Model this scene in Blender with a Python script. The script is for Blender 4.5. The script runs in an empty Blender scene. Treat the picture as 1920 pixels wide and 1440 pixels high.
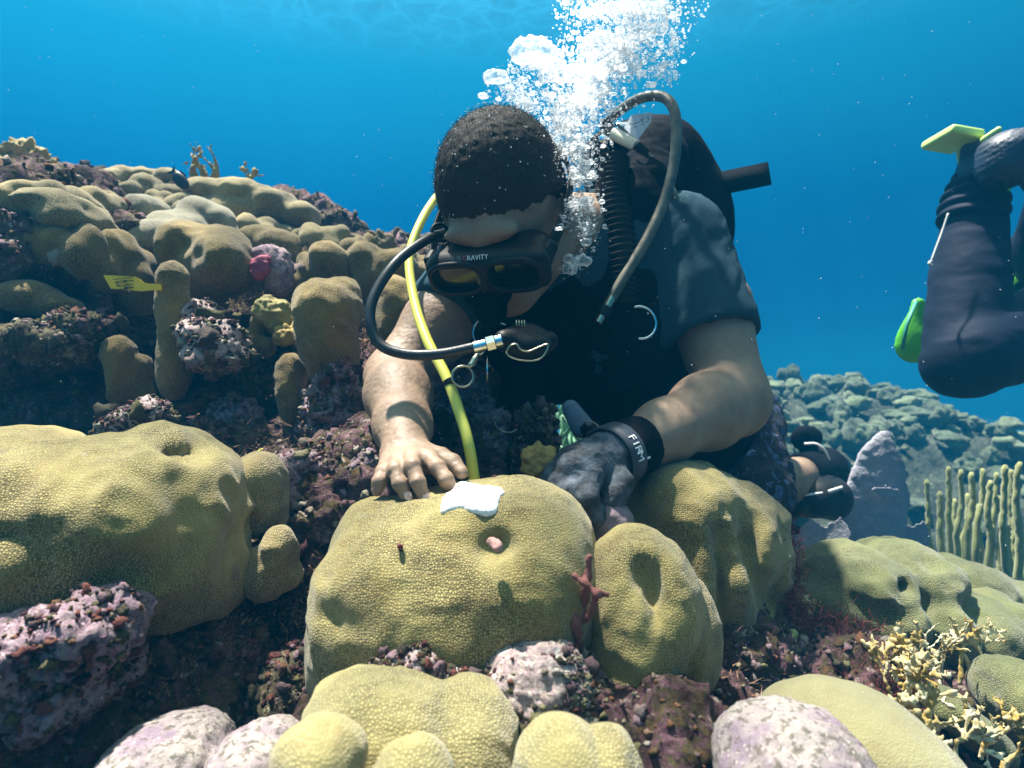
import bpy, math, random
import numpy as np
from mathutils import Vector, Matrix
R = math.radians
rng = random.Random(11); nr = np.random.RandomState(5)
S = bpy.context.scene; COL = S.collection

# ---------------------------------------------------------------- camera, world, sun, exposure
FPX = 1185.0                                   # focal length in pixels of a 1920 px wide frame
cam = bpy.data.cameras.new('camera'); camo = bpy.data.objects.new('camera', cam); COL.objects.link(camo)
camo.location = (0, 0, 0); camo.rotation_euler = (R(90), 0, 0)
cam.sensor_width = 36; cam.lens = 36 * FPX / 1920; cam.clip_start = .02; cam.clip_end = 400
cam.dof.use_dof = True; cam.dof.focus_distance = .72; cam.dof.aperture_fstop = 7.0
S.camera = camo
SUN_EL, SUN_AZ = R(73), R(303)                 # azimuth of the sun, clockwise from +Y
sd = Vector((math.cos(SUN_EL) * math.sin(SUN_AZ), math.cos(SUN_EL) * math.cos(SUN_AZ), math.sin(SUN_EL)))
sl = bpy.data.lights.new('sun', 'SUN'); sl.energy = 5.0; sl.angle = R(2.2); sl.color = (1, .95, .85)
so = bpy.data.objects.new('sun', sl); COL.objects.link(so); so.rotation_euler = sd.to_track_quat('Z', 'Y').to_euler()
so.location = sd * 6
W = bpy.data.worlds.new('World'); S.world = W; W.use_nodes = True
def world():
    nt = W.node_tree; n = nt.nodes; l = nt.links; n.clear()
    out = n.new('ShaderNodeOutputWorld'); bg = n.new('ShaderNodeBackground'); l.new(bg.outputs[0], out.inputs[0])
    tc = n.new('ShaderNodeTexCoord'); sx = n.new('ShaderNodeSeparateXYZ'); l.new(tc.outputs['Generated'], sx.inputs[0])
    mr = n.new('ShaderNodeMapRange'); mr.inputs[1].default_value = -1; mr.inputs[2].default_value = 1; l.new(sx.outputs[2], mr.inputs[0])
    cr = n.new('ShaderNodeValToRGB'); l.new(mr.outputs[0], cr.inputs[0]); e = cr.color_ramp
    stops = [(0, (.0, .030, .055)), (.44, (.0, .050, .130)), (.50, (.0, .066, .24)), (.55, (.0, .092, .30)), (.63, (.001, .16, .40)),
             (.72, (.010, .33, .60)), (.80, (.08, .48, .75)), (.90, (.52, .76, .70)), (1, (.85, .90, .75))]
    while len(e.elements) < len(stops): e.elements.new(.5)
    for el, (p, c) in zip(e.elements, stops): el.position = p; el.color = (*c, 1)
    # open water is brighter towards the lit shallows on the left
    mx = n.new('ShaderNodeMath'); mx.operation = 'MULTIPLY_ADD'; mx.inputs[1].default_value = -.18; mx.inputs[2].default_value = .485
    l.new(sx.outputs[0], mx.inputs[0]); l.new(mx.outputs[0], bg.inputs[1]); l.new(cr.outputs[0], bg.inputs[0])
world()
S.view_settings.view_transform = 'Standard'; S.view_settings.look = 'None'; S.view_settings.exposure = 1.36; S.view_settings.gamma = 1
S.cycles.max_bounces = 6; S.cycles.diffuse_bounces = 3; S.cycles.glossy_bounces = 3; S.cycles.transparent_max_bounces = 24
S.cycles.transmission_bounces = 4; S.cycles.volume_bounces = 0; S.cycles.use_denoising = True
S.cycles.sample_clamp_indirect = 4.0; S.cycles.caustics_reflective = False; S.cycles.caustics_refractive = False

# ---------------------------------------------------------------- maths helpers
def P(px, py, d):                              # a pixel of the 1920 x 1440 frame at depth d -> a point in metres
    return np.array(((px - 960) / FPX * d, d, (720 - py) / FPX * d))
def A(v): return np.asarray(v, float)
def unit(v): v = A(v); return v / (np.linalg.norm(v) + 1e-12)
def _h(ix, iy, iz, s):
    n = (ix * 374761393 + iy * 668265263 + iz * 1274126177 + s * 974634777) & 0xFFFFFFFF
    n = ((n ^ (n >> 13)) * 1103515245) & 0xFFFFFFFF; n = ((n ^ (n >> 15)) * 1274126177) & 0xFFFFFFFF
    return ((n ^ (n >> 16)) & 0xFFFF) / 32767.5 - 1
def vnoise(p, s=0):
    f = np.floor(p); i = f.astype(np.int64); t = p - f; t = t * t * (3 - 2 * t); r = 0
    for a in (0, 1):
        for b in (0, 1):
            for c in (0, 1):
                w = (t[:, 0] if a else 1 - t[:, 0]) * (t[:, 1] if b else 1 - t[:, 1]) * (t[:, 2] if c else 1 - t[:, 2])
                r = r + w * _h(i[:, 0] + a, i[:, 1] + b, i[:, 2] + c, s)
    return r
def fbm(p, f, o=4, s=0, g=.5, rid=False):
    r = 0; a = 1.0
    for k in range(o):
        v = vnoise(p * f + 13.7 * k, s + k)
        if rid: v = 1 - 2 * np.abs(v)
        r = r + a * v; a *= g; f *= 2.03
    return r

# ---------------------------------------------------------------- signed-distance modelling, meshed with surface nets
class SDF:
    def __init__(s, h): s.h = h; s.ops = []
    def _add(s, fn, lo, hi, k, sign): s.ops.append((fn, A(lo), A(hi), k, sign)); return s
    def ell(s, c, r, k=.01, sub=False, rot=None):        # rot: 3x3 whose columns are the ellipsoid's axes
        c = A(c); r = A(r) if np.ndim(r) else np.full(3, float(r)); M = np.eye(3) if rot is None else A(rot)
        ext = np.sqrt(((M * r) ** 2).sum(1))
        def fn(p):
            q = (p - c) @ M; k0 = np.sqrt(((q / r) ** 2).sum(-1)); k1 = np.sqrt(((q / r ** 2) ** 2).sum(-1)) + 1e-9
            return k0 * (k0 - 1) / k1
        return s._add(fn, c - ext, c + ext, k, -1 if sub else 1)
    def cone(s, a, b, ra, rb, k=.01, sub=False, flat=None):  # flat=(normal, factor): thinner across the normal
        a = A(a); b = A(b); m = max(ra, rb); ab = b - a; L = (ab ** 2).sum() + 1e-12
        def fn(p):
            t = np.clip(((p - a) @ ab) / L, 0, 1); q = p - a - t[..., None] * ab
            if flat is not None:
                n = unit(flat[0]); q = q + n * ((q @ n) * (1 / flat[1] - 1))[..., None]
                return (np.sqrt((q ** 2).sum(-1)) - (ra + (rb - ra) * t)) * min(1, flat[1] * 1.3)
            return np.sqrt((q ** 2).sum(-1)) - (ra + (rb - ra) * t)
        return s._add(fn, np.minimum(a, b) - m, np.maximum(a, b) + m, k, -1 if sub else 1)
    def chain(s, pts, rs, k=.01, flat=None, kk=None):
        for i in range(len(pts) - 1): s.cone(pts[i], pts[i + 1], rs[i], rs[i + 1], k if i == 0 or kk is None else kk, flat=flat)
        return s
    def box(s, c, hs, r=.005, k=.005, rot=None, sub=False):
        c = A(c); hs = A(hs); M = np.eye(3) if rot is None else A(rot); ext = np.abs(M) @ hs
        def fn(p):
            q = np.abs((p - c) @ M) - (hs - r)
            return np.sqrt((np.maximum(q, 0) ** 2).sum(-1)) + np.minimum(q.max(-1), 0) - r
        return s._add(fn, c - ext, c + ext, k, -1 if sub else 1)
    def mesh(s, smooth=2, extra=None):
        h = s.h; pos = [o for o in s.ops if o[4] > 0]; mk = max(o[3] for o in s.ops) + 3 * h
        lo = np.min([o[1] for o in pos], 0) - mk; hi = np.max([o[2] for o in pos], 0) + mk
        n = np.ceil((hi - lo) / h).astype(int) + 1; F = np.full(n, 1.0, np.float32)
        ax = [lo[i] + h * np.arange(n[i]) for i in range(3)]
        for fn, a, b, k, sg in s.ops:
            m = k + 3 * h; i0 = np.clip(((a - m - lo) / h).astype(int), 0, n); i1 = np.clip(((b + m - lo) / h).astype(int) + 2, 0, n)
            if (i1 <= i0).any(): continue
            sl_ = tuple(slice(i0[i], i1[i]) for i in range(3))
            p = np.stack(np.meshgrid(*[ax[i][sl_[i]] for i in range(3)], indexing='ij'), -1)
            d = fn(p).astype(np.float32); f = F[sl_]
            if sg > 0: e = np.maximum(k - np.abs(f - d), 0) / k; F[sl_] = np.minimum(f, d) - e * e * k * .25
            else: e = np.maximum(k - np.abs(f + d), 0) / k; F[sl_] = np.maximum(f, -d) + e * e * k * .25
        if extra is not None: F = extra(F, ax)
        F = np.pad(F, 1, constant_values=1.0); V, Q = nets(F, lo - h, h)
        return (relax(V, Q, smooth), Q)
def nets(F, org, h):
    n = F.shape; ins = F < 0; c = np.zeros((n[0] - 1, n[1] - 1, n[2] - 1), np.int8)
    for a in (0, 1):
        for b in (0, 1):
            for d in (0, 1): c += ins[a:n[0] - 1 + a, b:n[1] - 1 + b, d:n[2] - 1 + d]
    I = np.argwhere((c > 0) & (c < 8)); idx = np.full(c.shape, -1, np.int32); idx[tuple(I.T)] = np.arange(len(I))
    acc = np.zeros((len(I), 3)); cnt = np.zeros(len(I)); cs = [(a, b, d) for a in (0, 1) for b in (0, 1) for d in (0, 1)]
    val = {k: F[I[:, 0] + k[0], I[:, 1] + k[1], I[:, 2] + k[2]] for k in cs}
    for k in cs:
        for x in range(3):
            if k[x] == 0:
                k2 = list(k); k2[x] = 1; k2 = tuple(k2); v0, v1 = val[k], val[k2]; m = (v0 < 0) != (v1 < 0)
                t = np.where(m, v0 / np.where(m, v0 - v1, 1), 0); q = np.tile(A(k), (len(I), 1)); q[:, x] += t
                acc[m] += q[m]; cnt[m] += 1
    V = org + h * (I + acc / cnt[:, None]); Q = []
    for x in range(3):
        y, z = (x + 1) % 3, (x + 2) % 3; sa = [slice(None)] * 3; sb = [slice(None)] * 3; sa[x] = slice(0, -1); sb[x] = slice(1, None)
        i0 = ins[tuple(sa)]; i1 = ins[tuple(sb)]; E = np.argwhere(i0 != i1); E = E[(E[:, y] > 0) & (E[:, z] > 0) & (E[:, y] < n[y] - 1) & (E[:, z] < n[z] - 1)]
        fl = i0[tuple(E.T)]; g = []
        for dy, dz in ((1, 1), (0, 1), (0, 0), (1, 0)):
            G = E.copy(); G[:, y] -= dy; G[:, z] -= dz; g.append(idx[tuple(G.T)])
        g = np.stack(g, 1); g[~fl] = g[~fl][:, ::-1]; Q.append(g)
    return V, np.concatenate(Q)
def relax(V, Q, n, w=.5):
    if n <= 0: return V
    e = np.concatenate([Q[:, [i, (i + 1) % Q.shape[1]]] for i in range(Q.shape[1])]); e = np.concatenate([e, e[:, ::-1]]); c = np.bincount(e[:, 0], minlength=len(V)) + 1e-9
    for k in range(n):
        for ww in (w, -w * .92):
            m = np.stack([np.bincount(e[:, 0], V[e[:, 1], i], len(V)) for i in range(3)], 1) / c[:, None]; V = V + (m - V) * ww
    return V
def biggest(VQ):                               # keep the largest connected piece
    V, Q = VQ; lab = np.arange(len(V)); e = np.concatenate([Q[:, [i, (i + 1) % Q.shape[1]]] for i in range(Q.shape[1])])
    while True:
        o = lab.copy(); np.minimum.at(lab, e[:, 0], lab[e[:, 1]]); np.minimum.at(lab, e[:, 1], lab[e[:, 0]]); lab = lab[lab]
        if (o == lab).all(): break
    r = np.bincount(lab).argmax(); kp = lab == r; mp = np.cumsum(kp) - 1; return V[kp], mp[Q[kp[Q[:, 0]]]]
def normals(V, Q):
    n = np.cross(V[Q[:, 2]] - V[Q[:, 0]], V[Q[:, 3 % Q.shape[1]]] - V[Q[:, 1]]) if Q.shape[1] == 4 else np.cross(V[Q[:, 1]] - V[Q[:, 0]], V[Q[:, 2]] - V[Q[:, 0]])
    N = np.stack([sum(np.bincount(Q[:, j], n[:, i], len(V)) for j in range(Q.shape[1])) for i in range(3)], 1)
    return N / (np.linalg.norm(N, axis=1)[:, None] + 1e-12)
def disp(VQ, fn):
    V, Q = VQ; return (V + normals(V, Q) * fn(V)[:, None], Q)
def join(*ms):
    Vs = []; Fs = []; o = 0
    for V, Q in ms: Vs.append(V); Fs += [[int(i) + o for i in f] for f in Q]; o += len(V)
    return np.concatenate(Vs), Fs

# ---------------------------------------------------------------- plain mesh pieces
def spline(pts, n=12):
    p = [A(q) for q in pts]; p = [2 * p[0] - p[1]] + p + [2 * p[-1] - p[-2]]; o = []
    for i in range(1, len(p) - 2):
        for t in np.linspace(0, 1, n, endpoint=False):
            a, b, c, d = p[i - 1:i + 3]; o.append(.5 * (2 * b + (c - a) * t + (2 * a - 5 * b + 4 * c - d) * t * t + (3 * b - a - 3 * c + d) * t ** 3))
    return np.array(o + [p[-2]])
def tube(pts, r, seg=12, cap=True, flat=None):  # r number or array; flat=(normal, factor)
    p = np.array(pts, float); n = len(p); r = np.full(n, float(r)) if np.ndim(r) == 0 else A(r)
    t = np.gradient(p, axis=0); t /= np.linalg.norm(t, axis=1)[:, None] + 1e-12
    u = np.cross(t[0], (0, 0, 1)); u = np.cross(t[0], (1, 0, 0)) if np.linalg.norm(u) < .2 else u
    if flat is not None: u = A(flat[0]) - t[0] * (A(flat[0]) @ t[0])
    u = unit(u); V = []
    for i in range(n):
        u = unit(u - t[i] * (u @ t[i])); v = np.cross(t[i], u)
        for k in range(seg):
            a = 2 * math.pi * k / seg; V.append(p[i] + r[i] * (math.cos(a) * u * (flat[1] if flat else 1) + math.sin(a) * v))
    Q = [(i * seg + k, i * seg + (k + 1) % seg, (i + 1) * seg + (k + 1) % seg, (i + 1) * seg + k) for i in range(n - 1) for k in range(seg)]
    if cap: Q += [tuple(range(seg))[::-1], tuple(range((n - 1) * seg, n * seg))]
    return np.array(V), Q
def plate(poly, nrm, th, bev=0):               # closed polygon (3-D points) given a thickness
    p = np.array(poly, float); n = unit(nrm); k = len(p); V = np.concatenate([p + n * th / 2, p - n * th / 2])
    Q = [tuple(range(k)), tuple(range(k, 2 * k))[::-1]] + [(i, k + i, k + (i + 1) % k, (i + 1) % k) for i in range(k)]
    return V, Q
def ribbon(pts, w, wdir, th):                  # flat strap following points
    p = np.array(pts, float); n = len(p); t = np.gradient(p, axis=0); V = []
    for i in range(n):
        wd = A(wdir[i]) if np.ndim(wdir) == 2 else A(wdir); wd = unit(wd - unit(t[i]) * (wd @ unit(t[i]))); nn = np.cross(unit(t[i]), wd)
        V += [p[i] + wd * w / 2 + nn * th / 2, p[i] - wd * w / 2 + nn * th / 2, p[i] - wd * w / 2 - nn * th / 2, p[i] + wd * w / 2 - nn * th / 2]
    Q = [(i * 4 + k, i * 4 + (k + 1) % 4, (i + 1) * 4 + (k + 1) % 4, (i + 1) * 4 + k) for i in range(n - 1) for k in range(4)]
    return np.array(V), Q + [(3, 2, 1, 0), (n * 4 - 4, n * 4 - 3, n * 4 - 2, n * 4 - 1)]
def ring(c, n, r, tr, a0=0, a1=360, up=(0, 0, 1), sx=1, seg=8, m=40):
    n = unit(n); u = np.cross(up, n); u = np.cross((1, 0, 0), n) if np.linalg.norm(u) < .1 else u; u = unit(u); v = np.cross(n, u)
    full = abs(a1 - a0) >= 360; t = np.linspace(R(a0), R(a1), m)
    return tube([A(c) + r * (math.cos(a) * u * sx + math.sin(a) * v) for a in t], tr, seg, cap=not full)
def cyl(a, b, ra, rb=None, seg=20, bev=.1):
    a = A(a); b = A(b); rb = ra if rb is None else rb; d = b - a; L = np.linalg.norm(d); e = min(bev * ra, L * .2) / L
    return tube([a, a + d * e, a + d * e * 1.01, b - d * e * 1.01, b - d * e, b], [ra * .88, ra, ra, rb, rb, rb * .88], seg)
_ico = {}
def ico(n):
    if n not in _ico:
        import bmesh
        b = bmesh.new(); bmesh.ops.create_icosphere(b, subdivisions=n, radius=1); _ico[n] = (np.array([v.co[:] for v in b.verts]), np.array([[v.index for v in f.verts] for f in b.faces])); b.free()
    return _ico[n]
def balls(cs, rs, n=1, sq=None):               # many small spheres in one mesh (for stuff)
    V0, F0 = ico(n); cs = A(cs); rs = A(rs); s = np.ones((len(cs), 3)) if sq is None else sq
    V = (V0[None] * rs[:, None, None] * s[:, None, :] + cs[:, None]).reshape(-1, 3); F = (F0[None] + (np.arange(len(cs)) * len(V0))[:, None, None]).reshape(-1, 3)
    return V, F

# ---------------------------------------------------------------- objects
WL = {}
def _mesh(name, VQ, mat, off, smooth=True, attr=None):
    V, Q = VQ; m = bpy.data.meshes.new(name); V = np.asarray(V, float) - off
    if isinstance(Q, np.ndarray):
        k = Q.shape[1]; m.vertices.add(len(V)); m.vertices.foreach_set('co', V.ravel().astype(np.float32)); m.loops.add(Q.size)
        m.loops.foreach_set('vertex_index', Q.ravel().astype(np.int32)); m.polygons.add(len(Q)); m.polygons.foreach_set('loop_start', np.arange(0, Q.size, k, dtype=np.int32)); m.update(calc_edges=True)
    else: m.from_pydata(V.tolist(), [], [list(map(int, f)) for f in Q])
    if attr is not None:
        for an, av in attr.items():
            at = m.attributes.new(an, 'FLOAT', 'POINT'); at.data.foreach_set('value', A(av).astype(np.float32))
    m.polygons.foreach_set('use_smooth', [smooth] * len(m.polygons)); m.update()
    if mat is not None: m.materials.append(mat)
    return m
def tag(o, label=None, cat=None, group=None, kind=None):
    for k, v in (('label', label), ('category', cat), ('group', group), ('kind', kind)):
        if v: o[k] = v
    return o
def base(V): V = np.asarray(V); return np.array(((V[:, 0].min() + V[:, 0].max()) / 2, (V[:, 1].min() + V[:, 1].max()) / 2, V[:, 2].min()))
def solid(name, VQ, mat, label=None, cat=None, group=None, kind=None, smooth=True, attr=None):   # a thing that is one mesh
    b = base(VQ[0]); o = bpy.data.objects.new(name, _mesh(name, VQ, mat, b, smooth, attr)); o.location = b; COL.objects.link(o); WL[o.name] = b
    return tag(o, label, cat, group, kind)
def thing(name, loc, label, cat, group=None):
    o = bpy.data.objects.new(name, None); o.empty_display_size = .05; o.location = loc; COL.objects.link(o); WL[o.name] = A(loc); return tag(o, label, cat, group)
def part(name, VQ, mat, parent, smooth=True, label=None, attr=None):
    b = WL[parent.name]; o = bpy.data.objects.new(name, _mesh(name, VQ, mat, b, smooth, attr)); COL.objects.link(o); o.parent = parent; WL[o.name] = b
    if label: o['label'] = label
    return o
def text(name, s, size, pos, right, up, mat, parent, ext=.0003, sx=1.0, shear=0):
    c = bpy.data.curves.new(name, 'FONT'); c.body = s; c.size = size; c.extrude = ext; c.align_x = 'CENTER'; c.align_y = 'CENTER'; c.shear = shear; c.materials.append(mat)
    c.resolution_u = 3; tmp = bpy.data.objects.new('tmp', c); me = bpy.data.meshes.new_from_object(tmp); bpy.data.objects.remove(tmp); me.name = name
    o = bpy.data.objects.new(name, me); COL.objects.link(o); o.parent = parent; r = unit(right); u = A(up); u = unit(u - r * (u @ r)); n = np.cross(r, u)
    M = Matrix([[*r, 0], [*u, 0], [*n, 0], [0, 0, 0, 1]]).transposed(); M.translation = Vector(A(pos) - WL[parent.name]); o.matrix_local = M @ Matrix.Diagonal((sx, 1, 1, 1)); return o

# ---------------------------------------------------------------- materials
class MT:
    def __init__(s, name):
        s.m = bpy.data.materials.new(name); s.m.use_nodes = True; s.t = s.m.node_tree; s.n = s.t.nodes; s.b = s.n['Principled BSDF']; s.tc = s.n.new('ShaderNodeTexCoord'); s.co = s.tc.outputs['Object']
    def L(s, a, b): s.t.links.new(a, b)
    def noise(s, sc, det=4, rough=.6, dist=0, co=None):
        n = s.n.new('ShaderNodeTexNoise'); n.inputs['Scale'].default_value = sc; n.inputs['Detail'].default_value = det; n.inputs['Roughness'].default_value = rough; n.inputs['Distortion'].default_value = dist; s.L(co or s.co, n.inputs[0]); return n.outputs[0]
    def voro(s, sc, feat='F1', rnd=1.0, co=None, out='Distance'):
        n = s.n.new('ShaderNodeTexVoronoi'); n.feature = feat; n.inputs['Scale'].default_value = sc; n.inputs['Randomness'].default_value = rnd; s.L(co or s.co, n.inputs[0]); return n.outputs[out]
    def ramp(s, v, st, interp='LINEAR'):
        n = s.n.new('ShaderNodeValToRGB'); s.L(v, n.inputs[0]); e = n.color_ramp; e.interpolation = interp
        while len(e.elements) < len(st): e.elements.new(.5)
        for el, (p, c) in zip(e.elements, st): el.position = p; el.color = (*(c if np.ndim(c) else (c,) * 3), 1)
        return n.outputs[0]
    def mix(s, f, a, b, mode='MIX'):
        n = s.n.new('ShaderNodeMix'); n.data_type = 'RGBA'; n.blend_type = mode
        for v, i in ((f, 0), (a, 6), (b, 7)):
            if hasattr(v, 'is_output'): s.L(v, n.inputs[i])
            else: n.inputs[i].default_value = v if i == 0 else (*v, 1)
        return n.outputs[2]
    def math(s, op, a, b=0.0, c=0.0):
        n = s.n.new('ShaderNodeMath'); n.operation = op
        for i, v in enumerate((a, b, c)):
            if hasattr(v, 'is_output'): s.L(v, n.inputs[i])
            else: n.inputs[i].default_value = v
        return n.outputs[0]
    def attr(s, nm): n = s.n.new('ShaderNodeAttribute'); n.attribute_name = nm; return n.outputs['Fac']
    def bump(s, hgt, dist=.001, st=1.0, prev=None):
        n = s.n.new('ShaderNodeBump'); n.inputs['Strength'].default_value = st; n.inputs['Distance'].default_value = dist; s.L(hgt, n.inputs['Height'])
        if prev is not None: s.L(prev, n.inputs['Normal'])
        return n.outputs[0]
    def set(s, col=None, rough=None, nrm=None, **kw):
        for k, v in dict({'Base Color': col, 'Roughness': rough, 'Normal': nrm}, **{k.replace('_', ' '): v for k, v in kw.items()}).items():
            if v is None: continue
            if hasattr(v, 'is_output'): s.L(v, s.b.inputs[k])
            else: s.b.inputs[k].default_value = (*v, 1) if np.ndim(v) and len(v) == 3 and k != 'Subsurface Radius' else v
        return s.m
def plain(name, col, rough=.5, metal=0, bump=None, var=.0, **kw):
    m = MT(name); c = col
    if var: c = m.mix(m.noise(60, 5), tuple(x * (1 - var) for x in col), tuple(min(1, x * (1 + var)) for x in col))
    return m.set(c, rough, m.bump(m.noise(bump[0], 4), bump[1]) if bump else None, Metallic=metal, **kw)
def coral_mat(name, live, tip, dark, cell=260, bd=.0009, mott=9, groove=.92, sheen=.25):
    # live tissue with polyps: rounded cells, the walls between them darker (pigment), broad mottling
    m = MT(name); wob = m.noise(14, 3, .5); mp = m.n.new('ShaderNodeVectorMath'); mp.operation = 'ADD'
    sc = m.n.new('ShaderNodeVectorMath'); sc.operation = 'SCALE'; sc.inputs['Scale'].default_value = .006
    nz = m.n.new('ShaderNodeTexNoise'); nz.inputs['Scale'].default_value = 40; m.L(m.co, nz.inputs[0]); m.L(nz.outputs['Color'], sc.inputs[0]); m.L(m.co, mp.inputs[0]); m.L(sc.outputs[0], mp.inputs[1])
    cell *= 1.85; v = m.voro(cell, 'F1', .75, mp.outputs[0]); e = m.voro(cell, 'DISTANCE_TO_EDGE', .75, mp.outputs[0])
    c = m.mix(m.ramp(wob, [(.3, 0), (.7, 1)]), live, tip)
    c = m.mix(m.ramp(m.noise(mott, 5, .65), [(.36, 0), (.66, .8)]), c, tuple(x * .72 for x in live))
    c = m.mix(m.ramp(m.noise(26, 6, .75, 1.2), [(.50, 0), (.72, .55)]), c, (live[0] * .75, live[1] * .55, live[2] * .5)); c = m.mix(m.ramp(m.noise(5.5, 5, .7), [(.54, 0), (.70, .45)]), c, tuple(min(1, x * 1.35 + .03) for x in tip))
    c = m.mix(m.ramp(m.noise(13, 5, .7, .8), [(.665, 0), (.69, .8)]), c, (.24, .16, .13)); c = m.mix(m.ramp(m.noise(19, 4, .7, .3), [(.69, 0), (.71, .7)]), c, (.42, .40, .33))
    line = m.ramp(e, [(0.03, 1), (.27, 0)]); gate = m.ramp(m.noise(11, 3), [(.36, .45), (.58, 1)]); line = m.math('MULTIPLY', line, gate)
    c = m.mix(m.math('MULTIPLY', line, groove), c, dark)
    c = m.mix(m.ramp(m.voro(60, 'F1', 1), [(.0, .5), (.03, 0)]), c, (.5, .48, .36))
    hgt = m.math('SUBTRACT', m.math('MULTIPLY', m.math('SUBTRACT', 1, v), .4), m.math('MULTIPLY', line, .6))
    b = m.bump(m.noise(22, 3, .5), .004, .5); b = m.bump(hgt, bd, .9, b)
    return m.set(c, .85, b, Sheen_Weight=sheen, Sheen_Roughness=.5, Specular_IOR_Level=.15)
def rock_mat(name, cols, sc=18, bd=.004, dark=(.02, .016, .015), dk=(.42, .62), fine=(.62, .70)):
    # encrusted dead coral: patches of algae and sponge over dark turf
    m = MT(name); a = m.noise(sc * 2.3, 7, .78, 1.5); b2 = m.noise(sc * .8, 7, .72, 1.6); c = m.ramp(a, [(.30 + .40 * i / (len(cols) - 1), q) for i, q in enumerate(cols)])
    c = m.mix(m.ramp(b2, [(dk[0], 0), (dk[1], 1)]), c, dark)
    c = m.mix(m.ramp(m.noise(sc * 9, 4, .75), [(.5, 0), (.66, .6)]), c, tuple(x * .3 for x in cols[0]))
    c = m.mix(m.ramp(m.noise(sc * 5, 3, .6), [(fine[0], 0), (fine[1], .9)]), c, cols[-1])
    h = m.math('ADD', m.noise(sc * 3, 10, .80, .5), m.math('MULTIPLY', m.voro(sc * 5), .5)); n = m.bump(h, bd, 1.0); n = m.bump(m.noise(sc * 22, 3, .7), bd * .25, .8, n)
    return m.set(c, .9, n, Specular_IOR_Level=.2)
CY = coral_mat('coral_yellow_olive', (.335, .270, .090), (.41, .345, .145), (.055, .044, .015))
CF = coral_mat('coral_pale_front', (.335, .285, .115), (.41, .36, .175), (.08, .07, .028), 250)
CB = coral_mat('coral_brown_green', (.20, .135, .036), (.34, .245, .075), (.03, .024, .009), 200, .0012)
CG = coral_mat('coral_grey_olive', (.33, .255, .105), (.48, .395, .20), (.065, .055, .028), 230, .0010)
CR = coral_mat('coral_green', (.15, .165, .06), (.23, .23, .10), (.04, .045, .02), 240)
ROCK = rock_mat('reef_rock', [(.12, .025, .022), (.20, .10, .05), (.10, .105, .035), (.20, .09, .13), (.28, .19, .17), (.46, .38, .32)], 15, .010, dark=(.020, .012, .010), dk=(.46, .62))
ROCKP = rock_mat('purple_crust_rock', [(.10, .08, .05), (.24, .15, .19), (.40, .28, .34), (.30, .26, .22), (.58, .48, .52)], 26, .005, dk=(.50, .68))
ROCKW = rock_mat('pale_crust_rock', [(.20, .15, .12), (.50, .42, .34), (.42, .30, .33), (.60, .55, .46), (.72, .68, .64)], 30, .004, dk=(.56, .72))
ROCKG = rock_mat('turf_rock', [(.10, .11, .05), (.16, .13, .06), (.10, .07, .05), (.20, .20, .10), (.42, .40, .26)], 22, .006, dk=(.45, .60))

# ================================================================ SETTING: rock, seabed, open water
def lob(s, L, k=.02):
    for q in L:
        px, py, d, rx, rz, ry = q[:6]; kk = q[6] if len(q) > 6 else k; tilt = q[7] if len(q) > 7 else 0
        M = None
        if tilt: a = R(tilt); M = np.array([[math.cos(a), 0, -math.sin(a)], [0, 1, 0], [math.sin(a), 0, math.cos(a)]])
        s.ell(P(px, py, d), (rx / FPX * d, ry, rz / FPX * d), kk, rot=M)
def pits(s, L, k=.022):
    for px, py, d, rx, rz, ry in L: s.ell(P(px, py, d), (rx / FPX * d, ry, rz / FPX * d), k, sub=True)
def rockdisp(a, f, s=0, o=5): return lambda V: a * (.55 * fbm(V, f, o, s, .52, True) + .6 * fbm(V, f * .5, 3, s + 9))

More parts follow.
